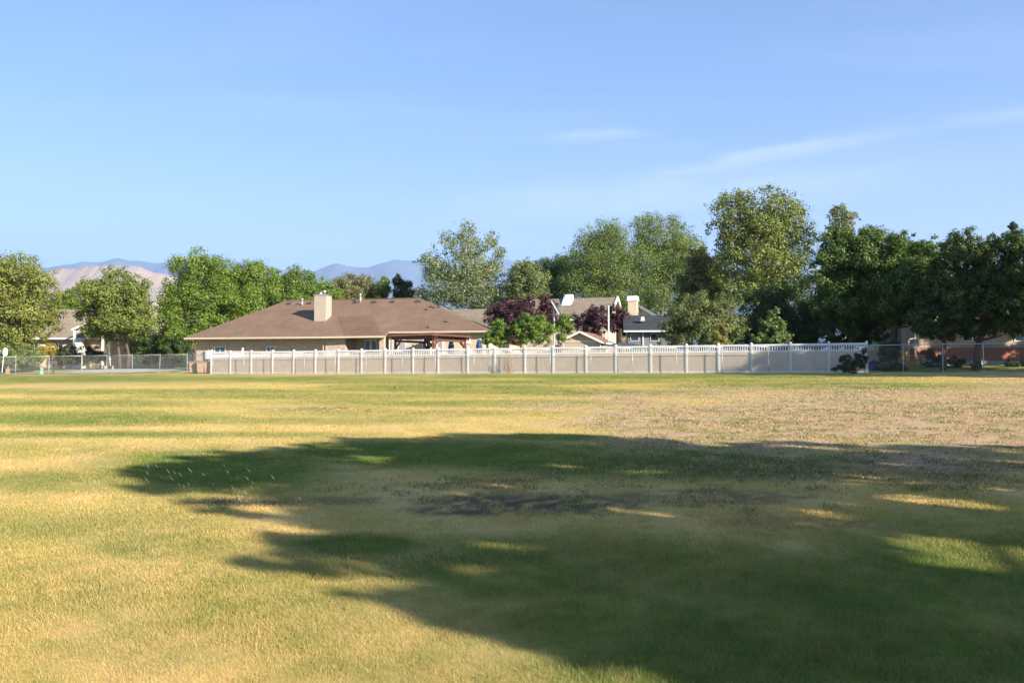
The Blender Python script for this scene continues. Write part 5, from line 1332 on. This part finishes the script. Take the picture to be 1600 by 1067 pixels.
# ------------------------------------------------------------------ light, air, camera
def world():
    w = bpy.data.worlds.new('World'); scene.world = w; w.use_nodes = True; nt = w.node_tree
    bg = nt.nodes['Background']; sky = N(nt, 'ShaderNodeTexSky', sky_type='NISHITA')
    sky.sun_disc = False; sky.sun_elevation = SUN_EL; sky.sun_rotation = SUN_AZ; sky.altitude = 1300; sky.air_density = 0.75; sky.dust_density = 0.3; sky.ozone_density = 3.0
    # thin cirrus
    tc = N(nt, 'ShaderNodeTexCoord'); sp = N(nt, 'ShaderNodeSeparateXYZ'); nt.links.new(tc.outputs['Generated'], sp.inputs[0])
    zz = N(nt, 'ShaderNodeMath', operation='MAXIMUM'); zz.inputs[1].default_value = .03; nt.links.new(sp.outputs[2], zz.inputs[0])
    dx = N(nt, 'ShaderNodeMath', operation='DIVIDE'); nt.links.new(sp.outputs[0], dx.inputs[0]); nt.links.new(zz.outputs[0], dx.inputs[1])
    dy = N(nt, 'ShaderNodeMath', operation='DIVIDE'); nt.links.new(sp.outputs[1], dy.inputs[0]); nt.links.new(zz.outputs[0], dy.inputs[1])
    cb = N(nt, 'ShaderNodeCombineXYZ'); nt.links.new(dx.outputs[0], cb.inputs[0]); nt.links.new(dy.outputs[0], cb.inputs[1])
    mp = N(nt, 'ShaderNodeMapping'); mp.inputs['Rotation'].default_value = (0, 0, R(38)); mp.inputs['Scale'].default_value = (.55, 2.2, 1); mp.inputs['Location'].default_value = (1.7, .4, 0); nt.links.new(cb.outputs[0], mp.inputs['Vector'])
    n1 = N(nt, 'ShaderNodeTexNoise', i_Scale=.55, i_Detail=7.0, i_Roughness=.6, i_Distortion=.6); nt.links.new(mp.outputs[0], n1.inputs['Vector'])
    mr = N(nt, 'ShaderNodeMapRange'); mr.inputs['From Min'].default_value = .52; mr.inputs['From Max'].default_value = .78; mr.inputs['To Max'].default_value = .05; nt.links.new(n1.outputs['Fac'], mr.inputs['Value'])
    def lin(a, b, c):
        m1 = N(nt, 'ShaderNodeVectorMath', operation='DOT_PRODUCT'); nt.links.new(cb.outputs[0], m1.inputs[0]); m1.inputs[1].default_value = (a, b, 0)
        m2 = N(nt, 'ShaderNodeMath', operation='ADD'); nt.links.new(m1.outputs['Value'], m2.inputs[0]); m2.inputs[1].default_value = c
        return m2.outputs[0]
    def band(v, lo, hi, to):
        ab = N(nt, 'ShaderNodeMath', operation='ABSOLUTE'); nt.links.new(v, ab.inputs[0])
        q = N(nt, 'ShaderNodeMapRange', interpolation_type='SMOOTHSTEP'); q.inputs['From Min'].default_value = lo; q.inputs['From Max'].default_value = hi; q.inputs['To Min'].default_value = to; q.inputs['To Max'].default_value = 0
        nt.links.new(ab.outputs[0], q.inputs['Value']); return q.outputs['Result']
    def mul(a, b, op='MULTIPLY'):
        q = N(nt, 'ShaderNodeMath', operation=op); nt.links.new(a, q.inputs[0])
        if hasattr(b, 'is_output'): nt.links.new(b, q.inputs[1])
        else: q.inputs[1].default_value = b
        return q.outputs[0]
    # one long drawn-out streak low in the sky and a small wisp beside it
    n3 = N(nt, 'ShaderNodeTexNoise', i_Scale=3.2, i_Detail=6.0, i_Roughness=.65); nt.links.new(cb.outputs[0], n3.inputs['Vector'])
    wob = mul(mul(n3.outputs['Fac'], -.5, 'ADD'), .42)
    tot = None
    for (cx, cy, tx, ty, wd, ln, st) in ((1.15, 4.05, .69, -.725, .24, .95, .15), (.35, 3.70, .985, -.17, .13, .34, .11), (2.1, 3.25, .80, -.60, .18, .8, .09), (.9, 4.9, .9, -.43, .9, 1.8, .12)):
        a = lin(tx, ty, -(cx * tx + cy * ty)); d = mul(lin(-ty, tx, -(-cx * ty + cy * tx)), wob, 'ADD')
        k = mul(band(d, 0, wd, st), band(a, ln * .2, ln, 1.0))
        k = mul(k, mul(n3.outputs['Fac'], 1.6))
        tot = k if tot is None else mul(tot, k, 'MAXIMUM')
    veil = N(nt, 'ShaderNodeMapRange', interpolation_type='SMOOTHSTEP'); veil.inputs['From Min'].default_value = .04; veil.inputs['From Max'].default_value = .30; veil.inputs['To Min'].default_value = .17; veil.inputs['To Max'].default_value = 0
    nt.links.new(sp.outputs[2], veil.inputs['Value'])
    mr_out = mul(mul(mr.outputs['Result'], tot, 'MAXIMUM'), veil.outputs['Result'], 'ADD')
    # cloud brightness follows the sky itself, whitened
    cl = mixc(nt, mixc(nt, sky.outputs['Color'], (.93, .975, 1.0), 1.0, 'MULTIPLY'), (9.2, 8.6, 9.2), mr_out)
    nt.links.new(cl, bg.inputs['Color']); bg.inputs['Strength'].default_value = SKY
    s = bpy.data.lights.new('sun', 'SUN'); s.energy = SUN; s.angle = R(.53); s.color = (1.0, .90, .76)
    o = bpy.data.objects.new('sun', s); C.objects.link(o)
    d = np.array([sin(SUN_AZ) * cos(SUN_EL), cos(SUN_AZ) * cos(SUN_EL), sin(SUN_EL)])
    from mathutils import Vector
    o.rotation_euler = Vector(d).to_track_quat('Z', 'Y').to_euler(); o.location = (30, -30, 40)


def haze():
    mb = MB().box(-15800, -15800, -60, 15800, 15800, 1950)
    m = bpy.data.materials.new('haze_air'); m.use_nodes = True; nt = m.node_tree; nt.nodes.remove(nt.nodes['Principled BSDF'])
    v = N(nt, 'ShaderNodeVolumePrincipled'); v.inputs['Color'].default_value = (.43, .615, .95, 1); v.inputs['Density'].default_value = HAZE; v.inputs['Anisotropy'].default_value = 0.1
    nt.links.new(v.outputs[0], nt.nodes['Material Output'].inputs['Volume'])
    o = mb.build('haze', m); o['kind'] = 'stuff'; o['label'] = 'pale morning haze lying before the far mountains'; o['category'] = 'haze'


def camera():
    c = bpy.data.cameras.new('camera'); c.sensor_width = 36; c.lens = 36 * F / 1600; c.clip_end = 60000; c.clip_start = .05
    o = bpy.data.objects.new('camera', c); C.objects.link(o); o.location = (0, 0, CAMZ)
    o.rotation_euler = (R(90) + math.atan((HY - 533.5) / F), 0, 0); scene.camera = o


SKY, SUN, HAZE, EXPO = 0.085, 5.0, 1.0e-4, 1.78
ground(); grass(); weeds(); street(); mountains()
vinyl_fence(); chain_fence(); return_fence()
main_house(); pergola(); patio_things(); bins()
left_house(); yard_things_left(); center_house(); grey_garage(); shed(); poles(); right_house(); right_things()
vegetation(); spray()
world(); haze(); camera()
vs = scene.view_settings; vs.view_transform = 'Standard'; vs.look = 'None'; vs.exposure = EXPO; vs.gamma = 1.0
cy = scene.cycles; cy.max_bounces = 6; cy.diffuse_bounces = 3; cy.glossy_bounces = 2; cy.transmission_bounces = 4; cy.transparent_max_bounces = 8; cy.volume_bounces = 0
cy.use_denoising = True
